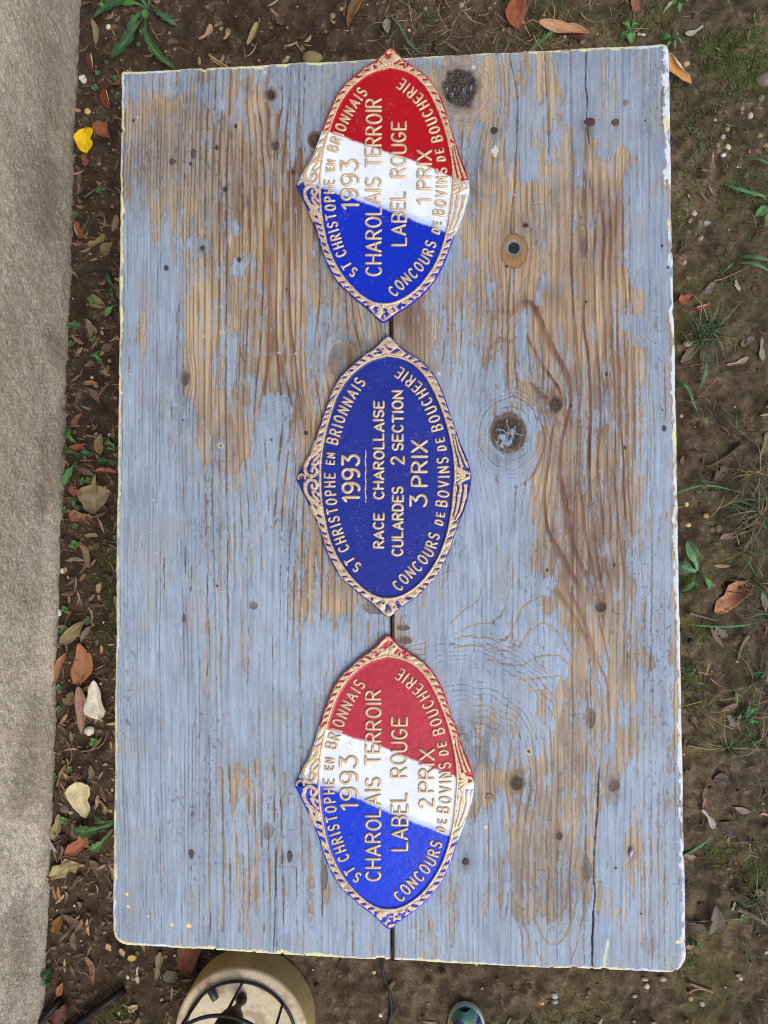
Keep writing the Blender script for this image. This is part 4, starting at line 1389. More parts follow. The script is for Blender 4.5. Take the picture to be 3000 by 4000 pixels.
farg = sst(1.72, 1.80, np.maximum(np.abs(gx), np.abs(gy)))
soil = soil * (1 - farg[:, None]) + (lin(88, 75, 58) * (.7 + .6 * fbm(gx * 2.2, gy * 2.2, 3, 3))[:, None]) * farg[:, None]
gz = gz * (1 - farg)
ground = make_mesh('ground', np.stack([gx, gy, gz], 1), gridf(len(ys), len(xs)), M_SOIL, None, soil)
ground['kind'] = 'structure'


def gheight(x, y):
    x = np.asarray(x, float)
    y = np.asarray(y, float)
    a = fbm(x * 6, y * 6, 1, 5)
    b = fbm(x * 40, y * 40, 4, 5)
    return (a - .5) * .035 + (b - .5) * .016 + sst(.55, .8, b) * .006


def Gp(px, py, dz=0.0):
    p = W(px, py, 0.0)
    for _ in range(2):
        p = W(px, py, gheight(p[..., 0], p[..., 1]) + dz)
    return p


# rendered house wall beside the table
wa = W(302, 0, 0.0)
wb = W(160, 4000, 0.0)
wd = (wb - wa)[:2]
wd /= np.linalg.norm(wd)
wnorm = np.array([-wd[1], wd[0]])                 # towards the table (+X)
if wnorm[0] < 0:
    wnorm = -wnorm
mid = (wa + wb)[:2] / 2
sl = np.concatenate([[-9, -6, -4, -2.4], np.linspace(-1.5, 1.5, 960), [2.4, 4, 6, 9]])
zl = np.concatenate([np.linspace(-.06, .6, 230), [.8, 1.2, 1.7, 2.3, 2.9]])
SL, ZL = np.meshgrid(sl, zl)
u = SL.ravel()
z = ZL.ravel()
wn1 = fbm(u * 5, z * 5, 2, 4)
wn2 = fbm(u * 90 + z * 20, z * 60, 6, 4)
wn3 = fbm(u * 200, z * 130, 9, 3)
grit = rng.random(len(u))
off = (wn1 - .5) * .012 + (wn2 - .5) * .002 + (wn3 - .5) * .0022 + (grit - .5) * .0016 + .008 * (1 - sst(0, .08, z))
off = off * (1 - np.maximum(sst(.55, .62, z), sst(1.46, 1.52, np.abs(u))))
wv = np.stack([mid[0] + wd[0] * u + wnorm[0] * off, mid[1] + wd[1] * u + wnorm[1] * off, z], 1)
wc = np.broadcast_to(lin(198, 186, 162), (len(u), 3)).copy()
wc = mixc(wc, lin(226, 216, 196), sst(-.5, 1.2, u) * .6)
wc = mixc(wc, lin(176, 162, 138), sst(.40, .72, wn1) * .45)
wc = mixc(wc, lin(236, 226, 206), sst(.58, .72, wn3) * .45)
wc = mixc(wc, lin(140, 124, 102), sst(.50, .34, wn2) * .32)
wc = wc * (.78 + .44 * grit)[:, None]
wc = mixc(wc, lin(108, 95, 76), sst(.40, .60, wn1 + .9 * (.14 - z)) * (1 - sst(.1, .3, z)) * .38)  # blotchy dirt splash at the wall foot, with soft ground shade painted in
farw = np.maximum(sst(.55, .62, z), sst(1.46, 1.52, np.abs(u)))
wc = mixc(wc, lin(182, 169, 146), farw)
nb = len(zl) * len(sl)
bk = [(-9, -.06), (9, -.06), (9, 2.9), (-9, 2.9)]
bv = np.array([[mid[0] + wd[0] * a - wnorm[0] * .3, mid[1] + wd[1] * a - wnorm[1] * .3, zz] for a, zz in bk])
gi = np.arange(nb).reshape(len(zl), len(sl))
wf = gridf(len(zl), len(sl))
cA, cB, cC, cD = gi[0, 0], gi[0, -1], gi[-1, -1], gi[-1, 0]
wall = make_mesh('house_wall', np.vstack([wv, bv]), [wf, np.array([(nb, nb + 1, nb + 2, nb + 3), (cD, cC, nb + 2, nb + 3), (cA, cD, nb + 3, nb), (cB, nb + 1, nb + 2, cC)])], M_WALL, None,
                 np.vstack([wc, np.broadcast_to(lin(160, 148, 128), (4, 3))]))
tag(wall, 'rough beige rendered house wall rising beside the table', 'wall')

# ------------------------------------------------------------------ fallen leaves
_leaf_n = {}


def leaf(kind, px, py, L, Wd, ang, col, label, group=None, curl=.25, under=None, roll=None, fold=.15, lift=.004, cat='leaf', veins=True, tip=None, name='fallen_leaf'):
    """one leaf: length and width in photo px, ang = direction base to tip (deg, image right = 0, up = 90)"""
    rs = np.random.default_rng(int(px * 7 + py * 13))
    k = (CAM[2]) / F
    nu, nv = (26, 13) if L > 60 else (14, 7)
    U, Vv = np.meshgrid(np.linspace(0, 1, nu), np.linspace(-1, 1, nv), indexing='ij')
    if kind == 'ovate':
        w = np.sin(np.pi * U ** .85) ** .75 * (1.02 - .25 * U)
        w *= 1 + .07 * (np.abs((U * 11) % 1 - .5) - .25) * 2
    elif kind == 'heart':
        w = np.sqrt(np.clip(U * 6, 0, 1)) * (1 - U ** 2.2) ** .8 + .01
        w *= 1 + .07 * (np.abs((U * 13) % 1 - .5) - .25) * 2
    elif kind == 'lance':
        w = np.sin(np.pi * np.clip(U, .01, .99)) ** .9
    elif kind == 'samara':
        w = np.where(U < .35, .42 + .1 * np.sin(U * 9), .42 + .58 * sst(.35, .7, U)) * np.sqrt(np.clip((1 - U) * 6, 0, 1)) * np.sqrt(np.clip(U * 10, .15, 1))
    elif kind == 'shard':
        kn = rs.uniform(.45, 1.0, 6)
        kn[0] = kn[-1] = .25
        w = np.interp(U, np.linspace(0, 1, 6), kn)
    else:
        w = np.sin(np.pi * U)
    if kind in ('ovate', 'lance', 'heart'):
        w = w * (.80 + .40 * nz(U * 5 + rs.random() * 40, np.sign(Vv) * 3.7 + 5, 6)) * np.where(rs.random() < .5, 1 - .35 * np.exp(-((U - rs.uniform(.3, .8)) / .07) ** 2) * (Vv > 0), 1)
    asym = 1 + .18 * (rs.random() - .5) * np.sign(Vv)
    if kind == 'shard':
        kn2 = rs.uniform(.4, 1.0, 6)
        kn2[0] = kn2[-1] = .2
        w = np.where(Vv > 0, w, np.interp(U, np.linspace(0, 1, 6), kn2))
    a = Vv * w * asym * Wd * k / 2
    l = U * L * k
    if kind == 'heart':
        l = l - .16 * L * k * np.abs(Vv) ** 1.2 * (1 - U) ** 3
    sway = rs.uniform(-.12, .12) * L * k
    a = a + sway * np.sin(U * np.pi)
    hz = fold * np.abs(Vv) * w * Wd * k * .5
    hz = hz + curl * (np.abs(Vv) ** 2) * Wd * k * .35 * (0.6 + .6 * np.sin(U * 5 + rs.random() * 6))
    hz = hz + rs.uniform(.0, .16) * L * k * (U - .45) ** 2 * 2
    hz = hz + (nz(U * 4 + rs.random() * 50, Vv * 2 + rs.random() * 50, 3) - .5) * .10 * Wd * k
    col = lin(*col)
    col = (col * .76 + .24 * (col @ np.array([.3, .6, .1]))) * .82 if col[1] < .5 * col[0] or px > 2600 else col
    cc = np.broadcast_to(col, U.shape + (3,)).copy()
    tone = fbm(U * 5 + px, Vv * 3 + py, 5, 4)
    cc *= (.68 + .64 * tone)[..., None]
    cc = mixc(cc, col * .5, sst(.62, .8, fbm(U * 7 + py, Vv * 5 + px, 8, 4)) * (.12 if kind == 'heart' else .45))
    if veins:
        vn = np.maximum(np.exp(-(Vv / .06) ** 2), .6 * np.exp(-((((U - np.abs(Vv) * .28) * 8) % 1 - .5) / .12) ** 2) * (np.abs(Vv) > .04))
        cc = mixc(cc, np.clip(col * 1.5, 0, .8), vn * .35)
    if tip is not None:
        cc = mixc(cc, lin(*tip), sst(.55, .8, U + (tone - .5) * .4))
    if roll is not None:
        sd_, r0 = roll
        e = np.clip((Vv * sd_ - r0), 0, None) * w * Wd * k / 2
        rr = max(Wd * k * .10, .0012)
        an = np.clip(e / rr, 0, 3.6)
        a0 = sd_ * r0 * w * Wd * k / 2
        m = e > 0
        a = np.where(m, a0 + sd_ * (rr * np.sin(an)) + sway * np.sin(U * np.pi), a)
        hz = np.where(m, fold * r0 * w * Wd * k * .5 + rr * (1 - np.cos(an)) + .001, hz)
        if under is not None:
            cc = mixc(cc, lin(*under) * (.8 + .4 * tone[..., None]), (an > 1.2) * 1.0)
    P = np.stack([l - L * k * .5, a, hz], -1).reshape(-1, 3)
    t = math.radians(ang)
    Rz = np.array([[math.cos(t), -math.sin(t), 0], [math.sin(t), math.cos(t), 0], [0, 0, 1]])
    tx, ty = rs.uniform(-.10, .10, 2)
    P[:, 2] += P[:, 0] * tx + P[:, 1] * ty
    P = P @ Rz.T
    P[:, 2] -= np.percentile(P[:, 2], 2 if kind in ('heart', 'ovate') else 16)
    base = Gp(px, py, lift + (.007 if kind in ('heart', 'ovate') and lift < .005 and lift > .0015 else 0))
    f = gridf(nu, nv)
    m = MB()
    m.add(P, f[:, ::-1], None, cc.reshape(-1, 3))
    if kind in ('heart', 'ovate') and L > 50:
        st = np.array([[-.5 * L * k, 0, .001], [-.62 * L * k, .03 * L * k, .002], [-.74 * L * k, .08 * L * k * rs.choice([-1, 1]), .001]]) @ Rz.T
        st[:, 2] += P[:, 2].min() * 0 + .002
        m.tube(st, [.0011, .0009, .0008], col * .8, 5)
    o = m.build(name, M_LEAF, None)
    o.location = base
    tag(o, label, cat, group or 'fallen leaves on the ground')
    sm = o.modifiers.new('thickness', 'SOLIDIFY')
    sm.thickness = .0005
    return o


G1 = 'fallen leaves between the wall and the table'
LV = [
    ('heart', 340, 562, 96, 84, -82, (236, 190, 24), 'bright yellow heart shaped leaf at the foot of the wall', dict(fold=.3)),
    ('ovate', 403, 518, 104, 62, -45, (168, 88, 34), 'crumpled orange brown leaf touching the yellow leaf', dict(curl=.7)),
    ('ovate', 419, 390, 98, 52, -72, (132, 56, 26), 'red brown leaf with a rolled cream edge by the table corner', dict(roll=(1, .45), under=(212, 192, 142))),
    ('shard', 333, 625, 56, 40, -80, (150, 86, 50), 'small orange brown pointed leaf below the yellow leaf', {}),
    ('ovate', 311, 902, 82, 52, -65, (176, 88, 36), 'orange leaf folded over to its cream underside against the wall', dict(roll=(-1, .1), under=(186, 166, 126))),
    ('shard', 378, 939, 84, 40, 30, (138, 118, 84), 'tan broken leaf lying beside the orange and cream folded leaf', {}),
    ('ovate', 419, 970, 66, 54, 40, (118, 102, 70), 'olive tan rounded leaf close to the table edge', {}),
    ('lance', 449, 872, 80, 32, 80, (128, 108, 78), 'long tan leaf half under the table edge', {}),
    ('lance', 310, 704, 82, 28, 85, (98, 82, 62), 'dull brown strap leaf along the foot of the wall', {}),
    ('ovate', 369, 125, 112, 36, 100, (136, 116, 88), 'long tan curled leaf below the large green weed', dict(roll=(1, .3), under=(150, 132, 100))),
    ('ovate', 355, 245, 84, 44, -80, (106, 50, 30), 'dark red brown leaf near the wall above the white leaf', dict(roll=(1, .35), under=(206, 190, 146))),
    ('shard', 324, 312, 44, 38, -60, (212, 208, 190), 'small white torn leaf against the wall', {}),
    ('shard', 346, 1282, 76, 36, -75, (124, 108, 86), 'flat grey tan leaf in the middle of the litter strip', {}),
    ('lance', 384, 1168, 72, 28, -40, (138, 118, 88), 'tan curled leaf with a hole near the narrow green leaves', {}),
    ('lance', 378, 1196, 74, 24, -15, (134, 114, 84), 'tan rolled leaf just below the leaf with a hole', dict(roll=(1, .2), under=(120, 100, 72))),
    ('shard', 432, 1162, 44, 22, -40, (120, 102, 78), 'small tan leaf piece beside the table edge and green leaves', {}),
    ('ovate', 422, 1358, 58, 36, 30, (102, 84, 68), 'dull brown leaf above the pale winged seed', {}),
    ('lance', 352, 1500, 78, 22, 0, (156, 114, 82), 'pinkish tan leaf lying crosswise in the litter', {}),
    ('lance', 368, 1548, 84, 28, -52, (114, 96, 72), 'brown tan leaf slanting below the crosswise leaf', {}),
    ('lance', 302, 1550, 88, 28, 68, (98, 82, 62), 'brown leaf leaning towards the wall below the crosswise leaf', {}),
    ('shard', 302, 1640, 66, 34, 48, (156, 88, 56), 'small orange red leaf at the foot of the wall', {}),
    ('lance', 413, 1459, 50, 18, -30, (140, 114, 88), 'small pinkish tan leaf under the pale winged seed', {}),
    ('lance', 353, 1424, 50, 30, 10, (110, 90, 70), 'small dull leaf piece by the round green leaf', {}),
    ('heart', 375, 1958, 104, 122, -88, (146, 128, 98), 'broad tan heart shaped leaf with dark veins', dict(fold=.05)),
    ('lance', 375, 1888, 78, 20, 92, (146, 126, 92), 'narrow tan leaf standing on the broad heart leaf', dict(lift=.012)),
    ('ovate', 300, 1748, 84, 32, 20, (154, 78, 46), 'orange red leaf with a ragged edge above the green leaves', dict(curl=.6)),
    ('lance', 397, 1738, 92, 40, 88, (130, 112, 80), 'tan pointed leaf with a red brown base', dict(tip=None)),
    ('ovate', 416, 1843, 92, 34, -4, (172, 100, 58), 'orange leaf lying crosswise at the table edge', dict(roll=(-1, .35), under=(96, 38, 26))),
    ('ovate', 298, 1918, 66, 40, -28, (166, 82, 40), 'small curled orange leaf left of the broad heart leaf', dict(curl=.8)),
    ('shard', 318, 2016, 104, 56, -12, (166, 106, 70), 'pointed orange tan leaf below the broad heart leaf', {}),
    ('lance', 337, 1837, 84, 24, -32, (108, 94, 74), 'grey tan leaf above the small curled orange leaf', {}),
    ('lance', 394, 2052, 74, 14, -65, (154, 124, 92), 'thin curved tan leaf near the table edge', {}),
    ('shard', 356, 2093, 62, 24, 0, (146, 128, 98), 'short cream tan leaf strip lying crosswise', {}),
    ('shard', 330, 2165, 112, 30, -68, (138, 116, 84), 'long ragged tan leaf by the two green leaflets', {}),
    ('samara', 391, 2310, 72, 22, 92, (164, 136, 100), 'pale tan winged seed standing upright near the table edge', {}),
    ('ovate', 311, 2591, 172, 96, 88, (184, 114, 56), 'large orange serrated leaf with ribbed veins', dict(fold=.12)),
    ('ovate', 286, 2468, 150, 58, 38, (136, 122, 88), 'olive tan curled leaf above the large orange leaf', dict(roll=(1, .55), under=(150, 138, 104), curl=.5)),
    ('ovate', 235, 2613, 142, 44, 68, (172, 106, 58), 'orange ragged leaf between the wall and large orange leaf', {}),
    ('heart', 378, 2721, 134, 78, 100, (212, 202, 182), 'cream white crumpled leaf with a thin stalk', dict(curl=.5)),
    ('ovate', 318, 2772, 196, 58, -88, (168, 122, 96), 'pinkish brown ribbed leaf below the large orange leaf', dict(fold=.3)),
    ('ovate', 273, 2727, 64, 52, 60, (100, 84, 64), 'dull brown rounded leaf left of the pinkish ribbed leaf', {}),
    ('shard', 332, 2690, 54, 28, 25, (172, 100, 40), 'small bright orange leaf piece under the cream leaf', {}),
    ('lance', 337, 2477, 82, 26, 55, (126, 114, 96), 'grey tan leaf beside the olive curled leaf', {}),
    ('heart', 328, 3127, 124, 104, -70, (198, 186, 146), 'broad cream heart shaped leaf with its stalk upward', dict(fold=.15)),
    ('ovate', 307, 3285, 150, 58, 48, (172, 90, 58), 'terracotta orange leaf below the toothed green leaf', dict(curl=.6)),
    ('shard', 257, 3396, 128, 82, 205, (156, 146, 102), 'pale olive angular leaf with a long point at the wall', {}),
    ('shard', 222, 3228, 98, 52, 80, (146, 132, 96), 'pale olive broken leaf against the lower wall', {}),
    ('lance', 238, 3029, 98, 30, 68, (130, 100, 70), 'brown curled leaf at the wall above the cream heart leaf', {}),
    ('shard', 352, 3023, 72, 32, 82, (104, 92, 72), 'grey brown leaf above the cream heart leaf', {}),
    ('lance', 234, 3491, 66, 14, -78, (156, 116, 84), 'thin pinkish leaf near the lower wall', {}),
    ('lance', 288, 3599, 112, 28, -32, (104, 84, 70), 'long dull brown leaf in the lower litter', {}),
    ('ovate', 225, 3611, 76, 46, 70, (110, 80, 44), 'ochre brown rounded leaf against the lower wall', {}),
    ('lance', 209, 3304, 66, 14, -55, (152, 142, 140), 'thin grey mauve leaf at the wall by the terracotta leaf', {}),
    ('shard', 377, 3380, 66, 48, -30, (98, 84, 68), 'dull grey brown leaf right of the pale olive leaf', {}),
    ('samara', 402, 3153, 64, 22, -60, (146, 116, 84), 'tan winged seed right of the cream heart leaf', {}),
    ('ovate', 240, 3282, 84, 52, 20, (64, 44, 42), 'dark purple brown leaf behind the terracotta leaf', dict(lift=.001)),
    ('heart', 742, 3742, 108, 100, -88, (146, 82, 40), 'orange brown leaf sticking out below the table end', {}),
    ('lance', 345, 3781, 132, 26, -66, (136, 106, 76), 'long tan leaf with an orange tip in the lower corner', {}),
    ('ovate', 236, 3862, 62, 32, 65, (160, 90, 32), 'small bright orange leaf by the lower wall', {}),
    ('ovate', 244, 3963, 96, 60, 70, (106, 62, 38), 'dull red brown leaf beside the black iron bars', {}),
    ('ovate', 518, 3741, 38, 26, 10, (186, 150, 96), 'small round tan leaf below the table corner', {}),
    ('ovate', 427, 3699, 34, 26, -60, (170, 142, 104), 'small oval tan leaf at the rounded table corner', {}),
    ('ovate', 478, 3720, 36, 24, -70, (162, 138, 98), 'small pale tan leaf between the corner and round tan leaf', {}),
    ('samara', 541, 3807, 66, 16, -88, (176, 170, 150), 'pale winged seed pointing down below the table corner', {}),
    ('shard', 620, 3769, 112, 38, 80, (124, 112, 88), 'grey tan strap leaf reaching under the table end', {}),
    ('lance', 295, 3672, 76, 28, -85, (110, 92, 70), 'dull tan pointed leaf in the lower litter', {}),
    ('shard', 522, 3938, 48, 40, 40, (172, 148, 114), 'crumpled pale tan leaf beside the iron bars', {}),
    ('ovate', 670, 3811, 66, 54, 30, (104, 96, 76), 'grey rounded leaf close to the wooden drum', dict(lift=.001)),
    ('samara', 803, 127, 80, 28, 50, (174, 144, 114), 'pinkish winged seed on dark soil above the table', {}),
    ('samara', 884, 135, 46, 24, 65, (176, 150, 118), 'short pale winged seed right of the pinkish one', {}),
    ('shard', 675, 169, 50, 36, 10, (98, 84, 68), 'grey brown leaf piece beside the large green weed', {}),
    ('ovate', 1391, 42, 150, 58, -118, (122, 84, 36), 'large olive brown leaf with an orange edge at the top', dict(roll=(1, .5), under=(172, 112, 52))),
    ('ovate', 987, 135, 96, 44, -118, (156, 148, 100), 'curled pale green leaf with a brown stalk end', dict(roll=(1, .2), under=(110, 74, 50), curl=.6)),
    ('ovate', 1513, 103, 64, 34, -85, (128, 132, 112), 'smooth grey green oval leaf above the first plaque', {}),
    ('shard', 1087, 68, 84, 40, -65, (98, 84, 66), 'dull grey brown leaf with a pale tip at the top', {}),
    ('ovate', 2025, 58, 136, 86, -84, (160, 78, 36), 'rust red leaf with a dark band at the top', dict(curl=.4)),
    ('ovate', 2200, 112, 200, 58, -16, (202, 144, 90), 'curled orange serrated leaf behind the grass blade', dict(curl=.7, lift=.02)),
    ('ovate', 2222, 143, 130, 46, -25, (112, 52, 28), 'dark red leaf tucked under the curled orange one', {}),
    ('shard', 2480, 22, 64, 50, -75, (158, 96, 58), 'small rust brown leaf at the top edge', {}),
    ('samara', 2711, 120, 80, 22, 205, (172, 162, 142), 'pale grey winged seed on the mossy soil', {}),
    ('ovate', 2648, 275, 150, 92, -50, (222, 154, 46), 'yellow orange leaf with cream rolled edges at the table corner', dict(roll=(1, .3), under=(214, 190, 146), curl=.8, fold=.3)),
    ('ovate', 2676, 1172, 62, 46, 20, (168, 88, 40), 'rust orange curled leaf above the grass tuft', dict(curl=.9)),
    ('ovate', 2748, 1196, 58, 38, 15, (160, 76, 34), 'dark orange leaf half with a cream strip above the grass tuft', dict(roll=(1, .1), under=(224, 206, 152))),
    ('shard', 2689, 1385, 84, 40, 48, (124, 110, 76), 'olive leaf beside the white pebble and grass tuft', {}),
    ('samara', 2879, 1411, 88, 20, 18, (172, 140, 110), 'pinkish winged seed lying level right of the grass tuft', {}),
    ('samara', 2976, 1366, 88, 22, -88, (166, 146, 124), 'pale winged seed standing upright at the right edge', {}),
    ('lance', 2757, 871, 38, 20, 0, (150, 148, 138), 'small grey pointed leaf on the green soil', {}),
    ('shard', 2920, 1338, 56, 34, 30, (118, 104, 82), 'dull tan leaf between the two winged seeds', {}),
    ('shard', 2768, 1126, 60, 38, 40, (122, 108, 92), 'grey leaf above the rust orange curled leaf', {}),
    ('shard', 2881, 1115, 44, 22, -70, (178, 164, 126), 'small cream leaf piece on the brown soil', {}),
    ('shard', 2813, 1849, 68, 42, 60, (114, 96, 72), 'flat tan leaf under the crossing grass blades', {}),
    ('lance', 2838, 2096, 58, 22, 22, (156, 122, 100), 'pinkish tan leaf in the grass by grey stones', {}),
    ('shard', 2984, 1735, 92, 32, 75, (142, 122, 82), 'yellowish tan leaf at the right edge in the grass', {}),
    ('lance', 2768, 1880, 74, 24, -10, (106, 88, 70), 'dull brown leaf just left of the flat tan leaf', {}),
    ('shard', 2860, 2334, 172, 80, 42, (192, 124, 72), 'orange angular leaf with turned up edges on the right', dict(curl=.9, tip=None)),
    ('lance', 2800, 2488, 92, 18, -58, (140, 112, 92), 'pinkish brown strip on moss below the orange angular leaf', {}),
    ('shard', 2816, 2468, 50, 40, -40, (128, 118, 98), 'grey leaf piece beside the pinkish brown strip', {}),
    ('lance', 2984, 2350, 74, 22, -80, (146, 132, 122), 'pale grey pointed leaf at the right edge', {}),
    ('shard', 2850, 2762, 58, 22, 20, (150, 128, 102), 'pale tan bark like leaf in the grass', {}),
    ('shard', 2854, 2816, 54, 34, -60, (140, 122, 96), 'tan leaf piece below the bark like leaf', {}),
    ('samara', 2765, 3199, 84, 24, -58, (176, 172, 156), 'whitish winged seed on bare soil right of the table', {}),
    ('lance', 2900, 3161, 68, 24, -14, (150, 128, 114), 'pinkish grey oval leaf near the whitish winged seed', {}),
    ('lance', 2749, 3136, 48, 16, 75, (158, 120, 88), 'small pink tan leaf above the whitish winged seed', {}),
    ('shard', 2866, 3256, 134, 80, -30, (98, 84, 74), 'big dull grey brown flattened leaf', dict(lift=.002)),
    ('shard', 2694, 3345, 42, 26, -10, (156, 132, 98), 'small tan leaf touching the table edge by the grass stalk', {}),
    ('shard', 2815, 3044, 54, 42, 20, (102, 86, 76), 'dull mauve brown leaf in the darker soil', {}),
    ('ovate', 2787, 3592, 114, 52, 82, (124, 106, 88), 'tall grey tan leaf crossed by a thin dry stem', {}),
    ('lance', 2725, 3632, 96, 30, -32, (102, 86, 74), 'dull brown leaf beside the table corner and grass stalk', {}),
    ('ovate', 2695, 3698, 32, 18, 20, (166, 138, 102), 'small tan oval leaf at the lower right table edge', {}),
    ('ovate', 2968, 3488, 34, 28, 0, (158, 150, 128), 'small pale round leaf by the brown twig', {}),
    ('shard', 2865, 3540, 34, 20, 70, (168, 166, 154), 'small white grey leaf above the brown twig', {}),
]
for kind, x, y, l_, w_, an, c_, lab, kw in LV:
    nm = 'winged_seed' if kind == 'samara' else 'fallen_leaf'
    kw = {k_: v_ for k_, v_ in kw.items() if not (k_ == 'tip' and v_ is None)}
    leaf(kind, x, y, l_, w_, an, c_, lab, 'winged seeds on the ground' if kind == 'samara' else (G1 if x < 470 else 'fallen leaves on the ground'), name=nm, cat='winged seed' if kind == 'samara' else 'leaf', veins=kind != 'samara', **kw)

# ------------------------------------------------------------------ stones


def stone(px, py, r, col, label, ry=None, flat=.7):
    rs = np.random.default_rng(int(px * 3 + py * 5))
    k = CAM[2] / F
    if px > 2600:
        r, ry, col = r * .88, (ry * .88 if ry else None), tuple(c * .88 for c in col)
    nu, nv = 18, 11
    th = np.linspace(0, 2 * np.pi, nu, endpoint=False)
    ph_ = np.linspace(.02, np.pi - .02, nv)
    T_, P_ = np.meshgrid(th, ph_)
    d = np.stack([np.sin(P_) * np.cos(T_), np.sin(P_) * np.sin(T_), np.cos(P_)], -1)
    o_ = rs.uniform(0, 60, 3)
    rr = 1 + .42 * (fbm(d[..., 0] * 1.3 + o_[0] + d[..., 2], d[..., 1] * 1.3 + o_[1] + d[..., 2] * .7, 4, 3) - .5)
    V = d * rr[..., None] * np.array([r, ry or r, flat * r]) * k
    a = rs.uniform(0, 3.1)
    if ry is None:
        V[..., 0] *= 1.12
        V = V @ np.array([[math.cos(a), math.sin(a), 0], [-math.sin(a), math.cos(a), 0], [0, 0, 1]])
    V = V.reshape(-1, 3)
    f = []
    for i in range(nv - 1):
        for j in range(nu):
            f.append((i * nu + j, (i + 1) * nu + j, (i + 1) * nu + (j + 1) % nu, i * nu + (j + 1) % nu))
    cap = [tuple(range(nu))]
    cc = np.broadcast_to(lin(*col), V.shape) * (.75 + .5 * fbm(V[:, 0] * 200 + px, V[:, 1] * 200, 6, 3))[:, None]
    m = MB()
    m.add(np.vstack([V, V[:nu].mean(0), V[-nu:].mean(0)]), f, [(len(V), j, (j + 1) % nu) for j in range(nu)] + [(len(V) + 1, (nv - 1) * nu + (j + 1) % nu, (nv - 1) * nu + j) for j in range(nu)], np.vstack([cc, cc[:2]]))
    o = m.build('stone' if r > 11 else 'pebble', M_STONE)
    o.location = Gp(px, py, flat * r * k * .25)
    tag(o, label, 'stone', 'stones on the ground')
    return o


for x, y, r, c_, lab, ry in (
        (1220, 228, 42, (142, 128, 88), 'large mossy beige stone at the table end by the first plaque', 26), (348, 2854, 22, (206, 202, 178), 'smooth white egg shaped stone under the pinkish leaf', 20), (228, 2393, 13, (212, 212, 206), 'angular white stone at the foot of the wall', None),
        (343, 435, 15, (206, 172, 116), 'small sandy yellow stone above the yellow leaf', 13), (255, 3159, 18, (104, 96, 90), 'dark grey round stone beside the cream heart leaf', None), (1299, 62, 12, (150, 128, 94), 'round tan pebble left of the olive brown leaf', None),
        (1335, 35, 9, (176, 150, 112), 'pale tan pebble at the top by the olive brown leaf', None), (2680, 250, 15, (196, 172, 128), 'pale tan stone beside the yellow orange leaf', 11), (2843, 574, 12, (226, 220, 198), 'white teardrop pebble on the bare soil', None), (2824, 535, 11, (182, 166, 142), 'beige pebble above the white teardrop pebble', None),
        (2803, 566, 12, (144, 124, 98), 'brown pebble next to the white teardrop pebble', None), (2805, 588, 13, (136, 116, 92), 'brown pebble between white chip and beige pebble', None), (2930, 452, 13, (200, 186, 154), 'round white pebble with a brown dent', None), (2711, 832, 12, (196, 190, 160), 'round cream pebble by the table on the green soil', None), (2990, 571, 13, (176, 148, 106), 'tan pebble at the right picture edge', None),
        (2966, 531, 13, (170, 152, 112), 'yellowish knobbly pebble near the right edge', None), (2840, 505, 10, (176, 152, 108), 'ochre pebble above the beige pebble', None), (2794, 467, 8, (208, 196, 166), 'small cream pebble on the soil crack', None), (2825, 606, 12, (222, 222, 224), 'bright white chip below the teardrop pebble', 9), (2898, 424, 10, (172, 142, 108), 'pinkish tan pebble near the moss', None),
        (2971, 384, 15, (130, 118, 102), 'flat grey stone near the right edge', None), (2985, 310, 36, (134, 122, 110), 'grey knobbly stone lump at the right edge', 30), (2686, 1343, 19, (212, 192, 162), 'cream shell shaped pebble in the grass tuft', 13), (2672, 1026, 11, (160, 152, 136), 'grey pebble close to the table edge', None), (2681, 1969, 10, (222, 208, 150), 'cream pebble by the table above a similar larger one', None),
        (2688, 2051, 13, (214, 204, 156), 'larger cream pebble by the table edge', 10), (2756, 2016, 12, (196, 164, 96), 'yellow ochre pebble in the grass', None), (2805, 2064, 16, (130, 116, 92), 'grey brown stone in the grass', None), (2780, 2068, 12, (124, 110, 88), 'small grey brown stone beside the bigger one', None), (2588, 3823, 14, (168, 156, 116), 'yellowish stone just below the lower table corner', 10),
        (2518, 3824, 13, (178, 164, 136), 'tan flat stone below the table end', 8), (2526, 3852, 10, (190, 176, 148), 'pale tan stone below the flat one', None), (2697, 3900, 10, (190, 158, 114), 'sandy tan stone near the crossed twigs', None), (2742, 3920, 11, (182, 174, 150), 'pale grey stone right of the sandy one', None), (2892, 3821, 9, (206, 202, 184), 'small white angular stone right of the crossed twigs', None),
        (2478, 3890, 11, (172, 160, 138), 'pale stone under the table end by the shoe side', 7), (2165, 3890, 11, (176, 168, 152), 'pale grey stone in front of the shoe', None), (2168, 3912, 12, (150, 150, 146), 'grey flat stone below the pale grey one', 8), (2115, 3918, 10, (206, 160, 104), 'orange tan stone near the shoe', 7), (1486, 3965, 8, (214, 198, 166), 'small cream stone beside the black cable', None), (1462, 3797, 7, (190, 172, 140), 'tiny tan stone left of the black cable', None),
        (280, 2185, 12, (120, 118, 112), 'grey ringed stone near the wall by the long ragged leaf', 9), (244, 2230, 9, (216, 206, 180), 'small cream stone at the wall', 11), (430, 2150, 13, (130, 112, 84), 'brown stone by the table edge in the moss', None), (430, 1700, 8, (222, 220, 208), 'tiny white stone above the green leaf', None), (2690, 905, 8, (150, 128, 104), 'small tan pebble under the grass blade', None), (2737, 930, 12, (170, 150, 122), 'tan pebble pair beside the table', None)):
    stone(x, y, r, c_, lab, ry)

# ------------------------------------------------------------------ twigs


